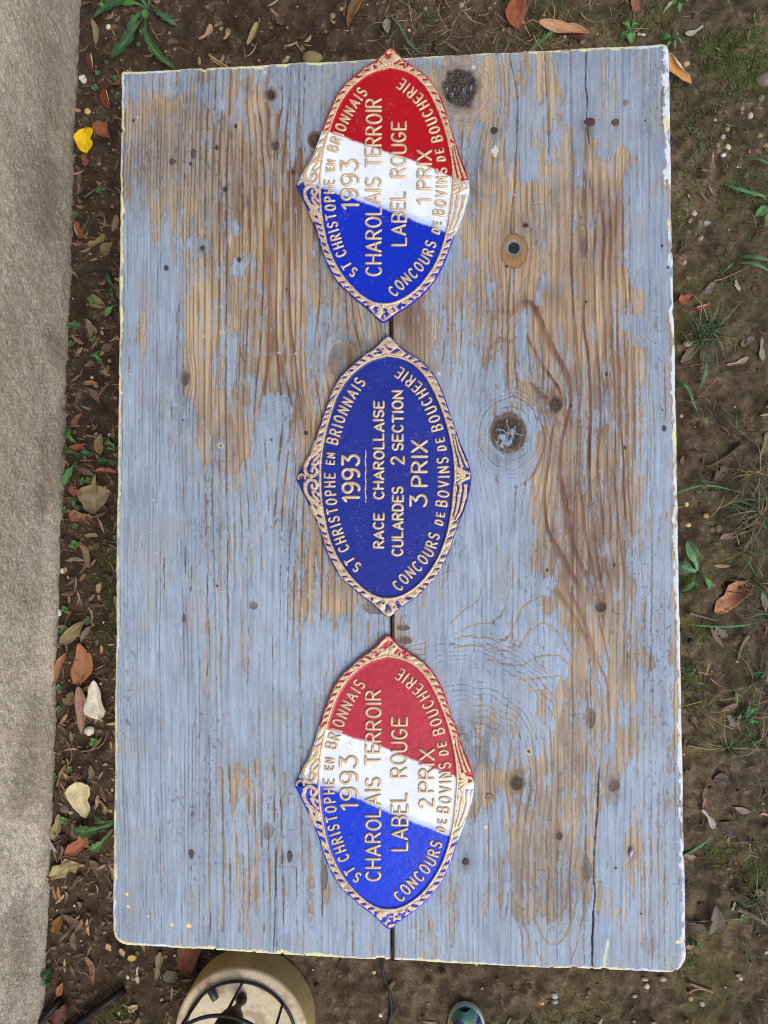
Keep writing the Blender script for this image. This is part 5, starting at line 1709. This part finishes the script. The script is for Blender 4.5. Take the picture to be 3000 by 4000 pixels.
def twig(pts, r, col, label, name='twig', cat='twig', lift=.006):
    P = smooth_line(pts, 6)
    V = Gp(P[:, 0], P[:, 1], lift)
    k = CAM[2] / F
    m = MB()
    rr = np.linspace(r, r * .55, len(V)) * k * (1 + .2 * np.sin(np.arange(len(V)) * 1.9))
    m.tube(V, rr, lin(*col), 7)
    o = m.build(name, M_EDGE, None, origin=V.mean(0))
    tag(o, label, cat, 'twigs and stalks on the ground')
    return o


twig([(330, 770), (360, 748), (405, 715)], 4.5, (104, 92, 76), 'grey brown twig below the dark soil clump near the wall')
twig([(398, 730), (430, 740), (470, 756)], 4.5, (92, 78, 64), 'dark twig running under the table from the grey twig')
twig([(310, 2935), (350, 2930), (390, 2915), (412, 2885), (420, 2850)], 5, (104, 84, 64), 'curved brown twig below the green seedling')
twig([(260, 2890), (280, 2960), (230, 3060)], 4, (110, 94, 66), 'thin brown stalk bent against the wall')
twig([(815, 213), (850, 238), (890, 262)], 5, (176, 150, 112), 'pale split twig at the table edge')
twig([(822, 228), (845, 246), (872, 262)], 4, (160, 134, 96), 'thin tan twig beside the pale split twig')
twig([(1112, 182), (1140, 174), (1162, 164)], 5, (180, 152, 120), 'short pale twig above the beige stone')
twig([(1158, 172), (1172, 190), (1184, 206)], 3.5, (150, 132, 106), 'short thin twig beside the short pale one')
twig([(2490, 134), (2520, 136)], 6, (206, 196, 172), 'short white stick near the small green plant')
twig([(2898, 1735), (2830, 1788), (2756, 1826)], 6, (92, 76, 58), 'dark brown twig above the flat tan leaf')
twig([(2692, 2394), (2740, 2408), (2802, 2424)], 6, (112, 96, 84), 'straight grey brown twig below the small plant')
twig([(2924, 2482), (2898, 2520), (2882, 2580)], 6, (132, 114, 88), 'upright tan stick in the right grass')
twig([(2690, 3840), (2730, 3855), (2775, 3870)], 5, (150, 120, 88), 'upper pinkish twig of the crossed pair')
twig([(2690, 3876), (2730, 3862), (2785, 3876)], 4, (164, 134, 100), 'lower tan twig of the crossed pair')
twig([(2876, 3548), (2920, 3566), (2965, 3590), (3010, 3620)], 11, (112, 92, 82), 'thick reddish brown twig at the right edge')
twig([(2888, 3488), (2930, 3516), (2990, 3556)], 5, (86, 70, 58), 'dark thin twig above the thick reddish one')
twig([(2680, 3602), (2790, 3596), (2900, 3588), (3010, 3560)], 1.6, (160, 138, 100), 'long thin dry stem crossing the grey tan leaf')
twig([(2680, 3982), (2705, 4010)], 6, (150, 112, 80), 'short orange brown stick at the bottom edge')
twig([(2790, 1096), (2830, 1086), (2910, 1048)], 3, (140, 116, 84), 'thin tan stalk below the long grass blades')
twig([(2680, 2910), (2760, 2925), (2830, 2928)], 3.5, (136, 120, 88), 'dry grass stalk lying from the table to the tuft')

# ------------------------------------------------------------------ green plants


def blade(m, p0, p1, w, col, toothed=0, h=.02, sag=.5, wiggle=0.0, seed=0):
    """one leaf of a plant from base to tip (photo px)"""
    rs = np.random.default_rng(int(p0[0] + p1[1] * 3 + seed))
    k = CAM[2] / F
    a = Gp(p0[0], p0[1], .004)
    b = Gp(p1[0], p1[1], .006)
    nu, nv = 22, 7
    U, Vv = np.meshgrid(np.linspace(0, 1, nu), np.linspace(-1, 1, nv), indexing='ij')
    wp = np.where(U < .25, .22 + .5 * U, .345 + .655 * sst(.25, .62, U)) * np.sqrt(np.clip((1 - U) * 3.2, 0, 1))
    if toothed:
        wp = wp * (1 - .55 * ((U * toothed) % 1) * (U > .1))
    d = b - a
    L = np.linalg.norm(d[:2])
    t = d / (np.linalg.norm(d) + 1e-9)
    s_ = np.array([-t[1], t[0], 0])
    bend = rs.uniform(-.12, .12) * L + wiggle * L
    P = a + d * U[..., None] + s_ * (Vv * wp * w * k / 2 + bend * np.sin(U * np.pi))[..., None]
    P[..., 2] += h * np.sin(np.pi * U ** .8) + .25 * np.abs(Vv) * wp * w * k / 2 + (nz(U * 6 + rs.random() * 9, Vv * 2, 2) - .5) * .006
    c = lin(*col)
    cc = np.broadcast_to(c, U.shape + (3,)) * (.75 + .5 * fbm(U * 6 + p0[0], Vv * 3 + p0[1], 3, 3))[..., None]
    cc = mixc(cc, np.clip(c * 2.0 + .05, 0, .6), np.exp(-(Vv / .12) ** 2) * .55)
    cc = mixc(cc, np.clip(c * 1.6 + .03, 0, .6), .35 * np.exp(-((((U - np.abs(Vv) * .2) * 7) % 1 - .5) / .14) ** 2))
    m.add(P.reshape(-1, 3), gridf(nu, nv)[:, ::-1], None, cc.reshape(-1, 3))


def plant(name, label, leaves, centre, cat='plant', group='small green plants on the ground'):
    base = Gp(*centre)
    root = empty(name, base, label, cat, group)
    for lf in leaves:
        m = MB()
        blade(m, *lf[:4], **(lf[4] if len(lf) > 4 else {}))
        o = m.build('leaf', M_GREEN, root)
        o.data.transform(Matrix.Translation(-Vector(base)))
    return root


g1, g2, g3, g4 = (54, 90, 44), (48, 80, 44), (74, 114, 58), (92, 128, 86)
cxy = (582, 40)
plant('weed', 'large green rosette weed with long toothed leaves above the table corner',
      [(cxy, (362, 72), 54, g2, dict(toothed=5, wiggle=-.08)), (cxy, (474, 20), 26, g3), (cxy, (425, 232), 62, g2, dict(toothed=4, wiggle=.1)), (cxy, (690, 276), 44, g1, dict(toothed=5, wiggle=-.1)), (cxy, (696, 102), 40, g2, dict(toothed=5)),
       (cxy, (570, 88), 26, g3), (cxy, (640, -30), 24, g3), (cxy, (600, -60), 30, g1, dict(toothed=4)), (cxy, (540, -50), 24, g3), (cxy, (498, 130), 50, g1, dict(toothed=4)), (cxy, (470, -20), 30, g1)], cxy)
plant('seedling', 'round leaved bright green seedling at the top of the wall', [((420, 44), (392, 18), 34, g3), ((416, 40), (408, 50), 20, g3)], (418, 44))
plant('weed', 'small green plant with four pointed leaves behind the table', [((2458, 131), (2430, 84), 30, g3), ((2458, 131), (2488, 92), 28, g3), ((2458, 131), (2466, 172), 32, g3), ((2458, 131), (2412, 166), 24, g1), ((2458, 131), (2440, 140), 16, g3)], (2458, 131))
plant('weed', 'low green weed with thin wavy stems by the right table corner', [((2620, 165), (2574, 158), 30, g3), ((2620, 165), (2600, 205), 12, g3), ((2620, 165), (2655, 140), 14, g4), ((2620, 165), (2668, 178), 10, g3), ((2620, 165), (2636, 196), 10, g3), ((2620, 160), (2640, 110), 12, g3)], (2620, 165))
plant('weed', 'small green weed at the top edge right of the rust leaf', [((2640, 20), (2612, 34), 20, g3), ((2640, 20), (2690, 4), 26, g3), ((2640, 20), (2655, 52), 18, g3), ((2640, 20), (2586, 60), 10, (150, 150, 110))], (2640, 20))
plant('weed', 'young plant with four grey green spoon shaped leaves', [((2723, 2232), (2684, 2112), 46, g4, dict(toothed=0)), ((2723, 2232), (2640, 2196), 44, g4), ((2723, 2232), (2662, 2316), 40, g2, dict(toothed=5)), ((2723, 2232), (2772, 2306), 20, g3)], (2723, 2232))
plant('weed', 'dandelion leaves with sharp teeth reaching out from under the table', [((440, 3216), (284, 3242), 62, g1, dict(toothed=6)), ((440, 3240), (346, 3318), 46, g3, dict(toothed=5)), ((440, 3205), (366, 3186), 30, g1, dict(toothed=4))], (440, 3220))
plant('weed', 'green leaves spreading from the wall above the broad heart leaf', [((318, 1780), (236, 1770), 48, g2, dict(toothed=4)), ((306, 1800), (248, 1902), 46, g3, dict(toothed=3)), ((318, 1776), (360, 1772), 22, g1), ((300, 1730), (270, 1672), 42, g3)], (312, 1780))
plant('weed', 'dark green leaves at the table edge above the orange crosswise leaf', [((452, 1806), (376, 1806), 46, g2, dict(toothed=3)), ((450, 1740), (416, 1716), 34, g3), ((448, 1760), (420, 1748), 22, g3)], (450, 1790))
plant('weed', 'narrow dark green leaves leaning out at the table edge', [((452, 1130), (422, 1060), 28, g2), ((460, 1190), (412, 1238), 26, g4), ((455, 1180), (430, 1140), 28, g2)], (456, 1160))
plant('seedling', 'two round green leaves beside the pointed orange tan leaf', [((300, 1990), (308, 1930), 34, g1), ((300, 1990), (326, 1976), 24, g1)], (300, 1990))
plant('seedling', 'single bright round leaf among dull litter near the table', [((392, 1408), (378, 1372), 46, g3)], (390, 1400))
plant('seedling', 'pair of rounded leaves in the right hand grass', [((2925, 2790), (2922, 2750), 40, g3), ((2925, 2790), (2930, 2828), 42, g3), ((2925, 2790), (2890, 2780), 34, g1)], (2925, 2790))
plant('seedling', 'two small green leaves beside the lower right table edge', [((2700, 3665), (2684, 3662), 30, g1), ((2700, 3665), (2736, 3676), 34, g1)], (2702, 3666))
plant('weed', 'thin green weed with narrow leaves at the right edge', [((2995, 790), (2890, 762), 18, g3), ((2995, 790), (2985, 840), 16, g3), ((2990, 800), (2948, 850), 34, g3), ((2995, 800), (2990, 890), 20, g3)], (2994, 795))
plant('seedling', 'dark green rounded leaf at the lower wall', [((190, 3818), (205, 3780), 50, g2), ((192, 3815), (196, 3845), 36, g2)], (192, 3812))

# clover seedlings: one with its four leaflets, then copies
sb = empty('clover_seedling', Gp(373, 2895), 'tiny green seedling with four round leaflets on bare soil', 'seedling', 'tiny seedlings along the wall')
k_ = CAM[2] / F
for q in range(4):
    m = MB()
    th = np.linspace(0, 2 * np.pi, 12, endpoint=False)
    a_ = q * math.pi / 2 + .5
    r_ = 8 * k_
    cx_, cy_ = 11 * k_ * math.cos(a_), 11 * k_ * math.sin(a_)
    V = [[cx_, cy_, .0115]] + [[cx_ + r_ * math.cos(t_) * 1.1, cy_ + r_ * math.sin(t_), .010 + .002 * math.cos(t_ - a_)] for t_ in th] 
    m.add(V, None, [(0, 1 + i, 1 + (i + 1) % 12) for i in range(12)], lin(78, 112, 56))
    m.tube([[0, 0, -.002], [cx_ * .3, cy_ * .3, .006], [cx_, cy_, .0105]], .0007, lin(90, 120, 60), 5)
    m.build('leaflet', M_GREEN, sb)
kids = list(sb.children)
for (x, y, s) in ((360, 1171, .8), (366, 1182, .7), (276, 1272, .75), (296, 1268, .75), (306, 1276, .7), (282, 1345, .7), (254, 1992, .9), (236, 1922, .8), (299, 2128, 1.1), (234, 2683, .8), (234, 2767, .7), (348, 2422, .9), (258, 2379, .8), (394, 749, .8), (296, 844, .9),
                  (386, 291, .7), (453, 308, .6), (377, 350, .8), (563, 131, .8), (372, 1330, .8), (300, 2055, .7), (326, 1880, .8), (350, 1876, .7), (216, 3028, .8), (256, 3200, .9), (455, 2100, .6), (252, 2460, .8), (278, 3000, .7), (395, 1410, .7), (546, 180, .6), (622, 232, .6), (2900, 3580, .8), (2878, 2720, .9), (540, 3720, .5)):
    o = sb.copy()
    C.objects.link(o)
    o.location = Gp(x, y)
    o.rotation_euler.z = (x * 7 + y) % 6
    o.scale = (s, s, s)
    for ch in kids:
        c_ = ch.copy()
        C.objects.link(c_)
        c_.parent = o

# ------------------------------------------------------------------ grass, gravel, litter, moss (uncountable)


def put(m, P, w, col):
    """thin flat strand along 3D points"""
    P = np.asarray(P, float)
    T_ = np.gradient(P, axis=0)
    A = np.stack([-T_[:, 1], T_[:, 0], T_[:, 2] * 0], 1)
    A /= np.linalg.norm(A, axis=1)[:, None] + 1e-9
    wv = np.asarray(w)[:, None] / 2
    V = np.stack([P + A * wv, P + np.array([0, 0, 1]) * wv * .3, P - A * wv], 1).reshape(-1, 3)
    n = len(P)
    f = [(i * 3 + j, i * 3 + j + 1, (i + 1) * 3 + j + 1, (i + 1) * 3 + j) for i in range(n - 1) for j in range(2)]
    m.add(V, f, None, col)


gm = MB()
rs = np.random.default_rng(11)
TUFTS = [(2770, 1300, 46, 130, 130), (2730, 1330, 26, 90, 60), (2960, 1990, 40, 150, 110), (2930, 2050, 26, 120, 50), (2900, 2140, 22, 110, 40), (2950, 2270, 24, 120, 40), (2990, 2400, 24, 130, 40), (2970, 2660, 30, 140, 70), (2840, 2920, 16, 150, 44), (2960, 2900, 30, 130, 40),
         (2900, 2800, 40, 110, 40), (2960, 3480, 34, 140, 44), (2950, 3300, 30, 110, 24), (2990, 3120, 26, 110, 26), (2700, 1560, 20, 130, 16), (2900, 1640, 80, 110, 26), (2960, 1850, 50, 130, 46), (2850, 1880, 60, 130, 20), (2760, 2750, 50, 110, 16), (2720, 2560, 70, 90, 12),
         (1540, 130, 30, 90, 14), (1600, 20, 40, 60, 16), (1680, 190, 60, 50, 14), (2150, 70, 120, 70, 26), (2070, 160, 50, 50, 12), (1900, 210, 60, 50, 12), (2900, 520, 120, 60, 8), (2990, 1080, 20, 160, 6), (2900, 900, 90, 70, 16), (2820, 2300, 90, 120, 14), (2960, 3950, 40, 80, 20), (2930, 3700, 70, 70, 10), (440, 470, 20, 60, 8)]
for tx, ty, sp, ln, nbl in TUFTS:
    for i in range(int(nbl * .6)):
        bx, by = rs.normal(tx, sp * .6), rs.normal(ty, sp * .6)
        an = rs.uniform(0, 2 * np.pi)
        L_ = ln * rs.uniform(.45, 1.25)
        b0 = Gp(bx, by)
        e0 = Gp(bx + L_ * math.cos(an), by + L_ * math.sin(an))
        q = np.linspace(0, 1, 7)[:, None]
        hh = rs.uniform(.012, .05)
        P = b0 + (e0 - b0) * q
        P[:, 2] += (hh * np.sin(np.pi * q[:, 0] * rs.uniform(.6, 1.0))) + .002
        sdv = np.array([-(e0 - b0)[1], (e0 - b0)[0], 0]) * rs.uniform(-.2, .2)
        P += sdv * (q * (1 - q)) * 2
        c_ = lin(*(np.array([60, 84, 52]) + rs.normal(0, 9, 3)).clip(20, 200)) if rs.random() < .66 else lin(*(np.array([132, 122, 80]) + rs.normal(0, 12, 3)))
        put(gm, P, np.linspace(1, .25, 7) * rs.uniform(.0014, .0032), c_)
for pts, w in (([(3010, 1020), (2940, 1012), (2880, 1004)], .010), ([(3010, 1062), (2940, 1040), (2868, 1026)], .008), ([(2866, 1026), (2840, 1050), (2820, 1070)], .005), ([(2830, 720), (2870, 746), (2930, 762), (3010, 770)], .009), ([(2915, 620), (2960, 635), (3010, 648)], .007), ([(2075, 195), (2140, 150), (2210, 82)], .009),
               ([(2755, 1380), (2750, 1450), (2730, 1530)], .007), ([(2645, 1476), (2680, 1520), (2700, 1570), (2725, 1612)], .007), ([(2670, 3340), (2720, 3300), (2790, 3262)], .006), ([(1515, 55), (1560, 110), (1600, 180), (1650, 215)], .006), ([(2560, 1960), (2700, 1905), (2780, 1900), (2900, 1925)], .005), ([(2690, 2440), (2800, 2446), (2900, 2440), (3000, 2420)], .005)):
    Ls = smooth_line(pts, 6)
    P = Gp(Ls[:, 0], Ls[:, 1], .012)
    P[:, 2] += .015 * np.sin(np.linspace(0, np.pi, len(P)))
    put(gm, P, np.sin(np.linspace(.35, np.pi - .1, len(P))) * w, lin(74, 112, 66))
grass = gm.build('grass', M_GREEN, None)
tag(grass, 'thin green and straw coloured grass growing in the bare soil', 'grass', None, 'stuff')

mm = MB()
for mx, my, rx, ry, s in MOSS:
    for i in range(int(rx * ry * s * .05)):
        bx, by = rs.normal(mx, rx * .55), rs.normal(my, ry * .55)
        b0 = Gp(bx, by)
        d = rs.normal(0, .004, 2)
        P = np.array([b0, b0 + [d[0] * .6, d[1] * .6, .004], b0 + [d[0] * 1.4, d[1] * 1.4, .0055]])
        g_ = rs.uniform(.6, 1.25)
        put(mm, P, [.0030, .0026, .0008], lin(74, 88, 34) * g_)
tag(mm.build('moss', M_GREEN, None), 'soft yellow green moss in patches on the soil', 'moss', None, 'stuff')

# one crumb shape, many crumbs in one gravel object
pm = MB()
ico = []
gr_ = (1 + 5 ** .5) / 2
IV = np.array([(-1, gr_, 0), (1, gr_, 0), (-1, -gr_, 0), (1, -gr_, 0), (0, -1, gr_), (0, 1, gr_), (0, -1, -gr_), (0, 1, -gr_), (gr_, 0, -1), (gr_, 0, 1), (-gr_, 0, -1), (-gr_, 0, 1)]) / 1.9
IF = np.array([(0, 11, 5), (0, 5, 1), (0, 1, 7), (0, 7, 10), (0, 10, 11), (1, 5, 9), (5, 11, 4), (11, 10, 2), (10, 7, 6), (7, 1, 8), (3, 9, 4), (3, 4, 2), (3, 2, 6), (3, 6, 8), (3, 8, 9), (4, 9, 5), (2, 4, 11), (6, 2, 10), (8, 6, 7), (9, 8, 1)])


def litter_density(px, py):
    d = np.where(px < 520, 1.0, .17)
    d = np.where((py < 260) & (px < 2400), .8, d)
    d = np.where((py > 3700) & (px < 900), .8, d)
    return d


N = 9000
bx = rs.uniform(100, 3060, N)
by = rs.uniform(-60, 4060, N)
hidden = (bx > 520) & (bx < 2600) & (by > 300) & (by < 3640) & (rs.random(N) < .6)
keep = (rs.random(N) < litter_density(bx, by)) & ~hidden & (bx > 300 - by * .034 - 10)
bx, by = bx[keep], by[keep]
bp = Gp(bx, by)
PC = [(104, 86, 68), (126, 106, 82), (80, 64, 52), (150, 130, 102), (92, 76, 60), (62, 50, 42), (72, 58, 46)]
for i in range(len(bx)):
    sc = rs.lognormal(math.log(.0030), .42)
    Vq = IV * sc * rs.uniform(.7, 1.3, 3) * np.array([1, 1, .75])
    a_ = rs.uniform(0, 6.28)
    Vq = Vq @ np.array([[math.cos(a_), math.sin(a_), 0], [-math.sin(a_), math.cos(a_), 0], [0, 0, 1]]) + bp[i] + [0, 0, sc * .2]
    c_ = lin(*PC[rs.integers(len(PC))]) * rs.uniform(.7, 1.5)
    if rs.random() < .035:
        c_ = lin(206, 196, 172)
    pm.add(Vq, None, IF, c_)
tag(pm.build('gravel', M_STONE, None), 'fine brown gravel and soil crumbs scattered over the ground', 'gravel', None, 'stuff')

lm = MB()
N = 9000
bx = rs.uniform(100, 3060, N)
by = rs.uniform(-60, 4060, N)
hidden = (bx > 520) & (bx < 2600) & (by > 300) & (by < 3640) & (rs.random(N) < .6)
dens = np.where(bx < 520, .98, .09)
dens = np.where((by < 260) & (bx < 1500), .35, dens)
dens = np.where((by < 260) & (bx >= 1500) & (bx < 2500), .95, dens)
dens = np.where((by > 3660) & (bx < 900), .5, dens)
dens = np.where((bx > 2700) & (by > 2600) & (by < 3400), .4, dens)
keep = (rs.random(N) < dens) & ~hidden & (bx > 300 - by * .034)
bx, by = bx[keep], by[keep]
for i in range(len(bx)):
    b0 = Gp(bx[i], by[i])
    straw = (by[i] < 260) and (bx[i] > 1500)
    L_ = rs.uniform(.012, .044) if not straw else rs.uniform(.02, .07)
    wv = rs.uniform(.003, .011) if not (straw or rs.random() < .3) else rs.uniform(.0012, .0024)
    an = rs.uniform(0, 6.28)
    q = np.linspace(0, 1, 5)[:, None]
    dirv = np.array([math.cos(an), math.sin(an), rs.normal(0, .12)])
    P = b0 + dirv * L_ * (q - .5)
    P[:, 2] += .003 + rs.uniform(0, .012) * (q[:, 0] - .5) ** 2 * 4
    P += np.array([-dirv[1], dirv[0], 0]) * L_ * rs.uniform(-.3, .3) * (q * (1 - q))
    pal = [(126, 104, 78), (98, 80, 62), (146, 122, 92), (84, 66, 52), (112, 88, 64), (74, 58, 46)] if not straw else [(136, 120, 88), (112, 98, 72), (150, 134, 100), (96, 80, 60)]
    c_ = lin(*pal[rs.integers(len(pal))]) * rs.uniform(.6, 1.5)
    put(lm, P, np.array([.3, .9, 1, .8, .15]) * wv, c_)
tag(lm.build('leaf_litter', M_LEAF, None), 'small brown fragments of dead leaves and straw on the soil', 'leaf litter', None, 'stuff')

# ------------------------------------------------------------------ round wooden stool with an iron cage, cable, bars, shoe
bc = W(985, 3950, 0.0)
HB = .10
RB = .158
drum = empty('wooden_drum', (bc[0], bc[1], .002), 'round pale wooden drum under the black iron stand', 'drum')
m = MB()
kh = lin(184, 158, 108)
m.lathe([(1e-4, 0), (RB * .985, 0), (RB, .006), (RB * 1.0, HB - .008)], (0, 0, 0), kh, 64)
V = m.V[0]
m.Cc[0] = np.broadcast_to(kh, V.shape) * (.8 + .4 * fbm(np.arctan2(V[:, 1], V[:, 0]) * 5, V[:, 2] * 12, 3, 4))[:, None]
m.build('side', M_PALE, drum)
m = MB()
nr = 30
prof = [(RB, HB - .008), (RB * .992, HB - .002), (RB * .975, HB)] + [(RB * .975 * (1 - i / nr), HB) for i in range(1, nr)] + [(1e-4, HB)]
m.lathe(prof, (0, 0, 0), None, 96)
V = m.V[0]
gq = fbm((V[:, 0] * .8 - V[:, 1] * .6) * 14, (V[:, 0] * .6 + V[:, 1] * .8) * 70, 5, 4)
cc = np.broadcast_to(lin(206, 192, 164), V.shape).copy() * (.86 + .26 * gq)[:, None]
cc = mixc(cc, lin(150, 116, 92), sst(.62, .72, fbm(V[:, 0] * 30, V[:, 1] * 30, 9, 3)) * .6)
rad = np.hypot(V[:, 0], V[:, 1])
cc = mixc(cc, lin(196, 168, 132), sst(RB * .9, RB, rad) * .6)
m.Cc[0] = cc
m.build('top', M_PALE, drum)

tc_ = np.array([bc[0], bc[1], HB + .002])
st = empty('iron_stand', tc_, 'black iron cage stand with a turned spindle on the wooden drum', 'stand')
ik = lin(46, 44, 46)
R1, R2, HT = RB * .835, RB * .90, .15
th = np.linspace(0, 2 * np.pi, 73)
m = MB()
m.tube(np.stack([R1 * np.cos(th), R1 * np.sin(th), 0 * th + .006], 1), .0038, ik, 8)
m.build('base_ring', M_IRON, st)
m = MB()
m.tube(np.stack([R2 * np.cos(th), R2 * np.sin(th), 0 * th + HT], 1), .0042, ik, 8)
m.build('top_ring', M_IRON, st)
for q in range(8):
    a_ = math.radians(133.7 - 46.3 * q + 0)
    m = MB()
    m.tube([[R1 * math.cos(a_), R1 * math.sin(a_), .006], [(R1 + R2) / 2 * math.cos(a_), (R1 + R2) / 2 * math.sin(a_), HT / 2], [R2 * math.cos(a_), R2 * math.sin(a_), HT]], .0032, ik, 8)
    m.build('bar', M_IRON, st)
m = MB()
sp_ = W(944, 3900, HB + .01) - tc_
m.lathe([(1e-4, 0), (.010, .001), (.013, .008), (.0135, .014), (.010, .022), (.0075, .03), (.0085, .044), (.014, .058), (.023, .075), (.030, .10), (.031, .13), (.024, .155), (.010, .17), (1e-4, .172)], (sp_[0], sp_[1], 0), lin(58, 38, 34), 24)
m.build('spindle', M_IRON, st)
m = MB()
pa = W(820, 3864, HB + .012) - tc_
pb = W(843, 3904, HB + .014) - tc_
d_ = (pb - pa)
m.tube([pa, pa + d_ * .5, pb], [.0085, .0088, .0088], lin(74, 72, 76), 16)
m.tube([pb, pb + d_ * .03], [.005, .005], lin(24, 24, 26), 12)
m.build('socket', M_IRON, st)

m = MB()
cp = smooth_line([(1440, 3400), (1480, 3640), (1492, 3750), (1499, 3809), (1516, 3857), (1526, 3906), (1529, 3944), (1518, 4000), (1500, 4080), (1460, 4200)], 8)
P = Gp(cp[:, 0], cp[:, 1], .004)
m.tube(P, .0036, lin(34, 38, 48), 8)
tag(m.build('electric_cable', M_RUBBER, None, origin=P.mean(0)), 'thin black electric cable running out from under the table', 'cable')

for a_, b_, lab, r_ in (((484, 3866), (300, 4002), 'longer black iron bar lying in the lower corner', .0095), ((240, 3902), (150, 4000), 'shorter black iron bar lying close to the wall', .008)):
    P = np.array([Gp(*a_, .014), Gp((a_[0] + b_[0]) / 2, (a_[1] + b_[1]) / 2, .022), Gp(*b_, .018), Gp(2 * b_[0] - a_[0], 2 * b_[1] - a_[1], .018)])
    m = MB()
    m.tube(P, r_, lin(20, 20, 20), 10)
    tag(m.build('iron_bar', M_IRON, None, origin=P.mean(0)), lab, 'bar', 'iron bars on the ground')

# shoe: only its toe is in the picture
tip = Gp(1815, 3926, .02)
yaw = math.radians(4)
LS, WS = .285, .088
sl_ = np.linspace(0, 1, 40)


def half(u_):
    return WS / 2 * np.where(u_ < .18, np.sqrt(np.clip(1 - ((.18 - u_) / .18) ** 2, 0, 1)), np.where(u_ < .55, 1 - .22 * sst(.3, .55, u_), np.where(u_ < .85, .78 + .0 * u_, .78 * np.sqrt(np.clip(1 - ((u_ - .85) / .15) ** 2, 0, 1)))))


shoe = empty('shoe', (tip[0], tip[1], tip[2] - .02), 'patterned canvas shoe with a pale rim, toe pointing at the table', 'shoe')


def shoe_xy(u_, v_):
    x = v_ * half(u_)
    y = -u_ * LS
    return x * math.cos(yaw) - y * math.sin(yaw), x * math.sin(yaw) + y * math.cos(yaw)


th = np.linspace(0, 1, 60)
loop = [(u_, 1) for u_ in th] + [(u_, -1) for u_ in th[::-1][1:-1]]
m = MB()
nl = len(loop)
V = []
for z_, s_ in ((.002, .97), (.004, 1.0), (.020, 1.0), (.024, .985), (.0245, .90)):
    for u_, v_ in loop:
        x, y = shoe_xy(np.array(u_), v_ * s_)
        V.append((float(x), float(y), z_))
f = [(r * nl + j, (r + 1) * nl + j, (r + 1) * nl + (j + 1) % nl, r * nl + (j + 1) % nl) for r in range(4) for j in range(nl)]
V.append((0.0, -LS * .4, .0245))
m.add(V, [q[::-1] for q in f], [(len(V) - 1, 4 * nl + (j + 1) % nl, 4 * nl + j) for j in range(nl)], lin(196, 202, 192))
m.build('sole', M_RUBBER, shoe)
nu, nv = 90, 41
U, Vv = np.meshgrid(np.linspace(0.012, .99, nu), np.linspace(-1, 1, nv), indexing='ij')
X, Y = shoe_xy(U, Vv * .92)
ht = np.interp(U, [0, .05, .2, .35, .5, .62, 1], [.016, .034, .042, .055, .075, .085, .08])
Z = .022 + ht * (1 - np.abs(Vv) ** 2.6)
pc = np.zeros(U.shape + (3,))
teal, navy, yel_, wht = lin(72, 138, 130), lin(40, 46, 86), lin(206, 182, 62), lin(196, 200, 196)
xx = Vv * half(U) / WS * 2
pc[:] = teal
zig = np.abs(((xx * 1.3 + .5) % 1) - .5) * .14
ln_ = np.minimum(np.abs(U - .035 - zig * .6), np.abs(U - .08 + zig * .4))
pc = mixc(pc, lin(118, 104, 104), (ln_ < .008) * .9)
pc = mixc(pc, lin(110, 176, 158), ((np.floor(xx * 2.6 + U * 9) % 2) == 0) * .3)
lowm = U > .08 + .03 * np.sin(xx * 5)
pc = np.where(lowm[..., None], navy, pc)
pc = mixc(pc, lin(92, 98, 130), lowm * sst(.56, .66, nz(U * 90, xx * 14, 5)) * .8)
ym = (U > .11) & (xx < -.25 + .4 * (U - .11))
pc = mixc(pc, yel_, ym * 1.0)
pc = mixc(pc, lin(110, 92, 30), ym * (np.abs(((xx * 5 - U * 22) % 1) - .5) < .09) * .9)
wm = (((xx - .45) / .42) ** 2 + ((U - .125 - .12 * (xx - .2)) / .05) ** 2) < 1
pc = mixc(pc, wht, wm * 1.0)
pc = mixc(pc, lin(60, 58, 62), wm * (np.abs(((xx * 2.2 + U * 16) % 1) - .5) < .07) * .9)
m = MB()
m.add(np.stack([X, Y, Z], -1).reshape(-1, 3), gridf(nu, nv), None, pc.reshape(-1, 3))
m.build('upper', M_FABRIC, shoe)
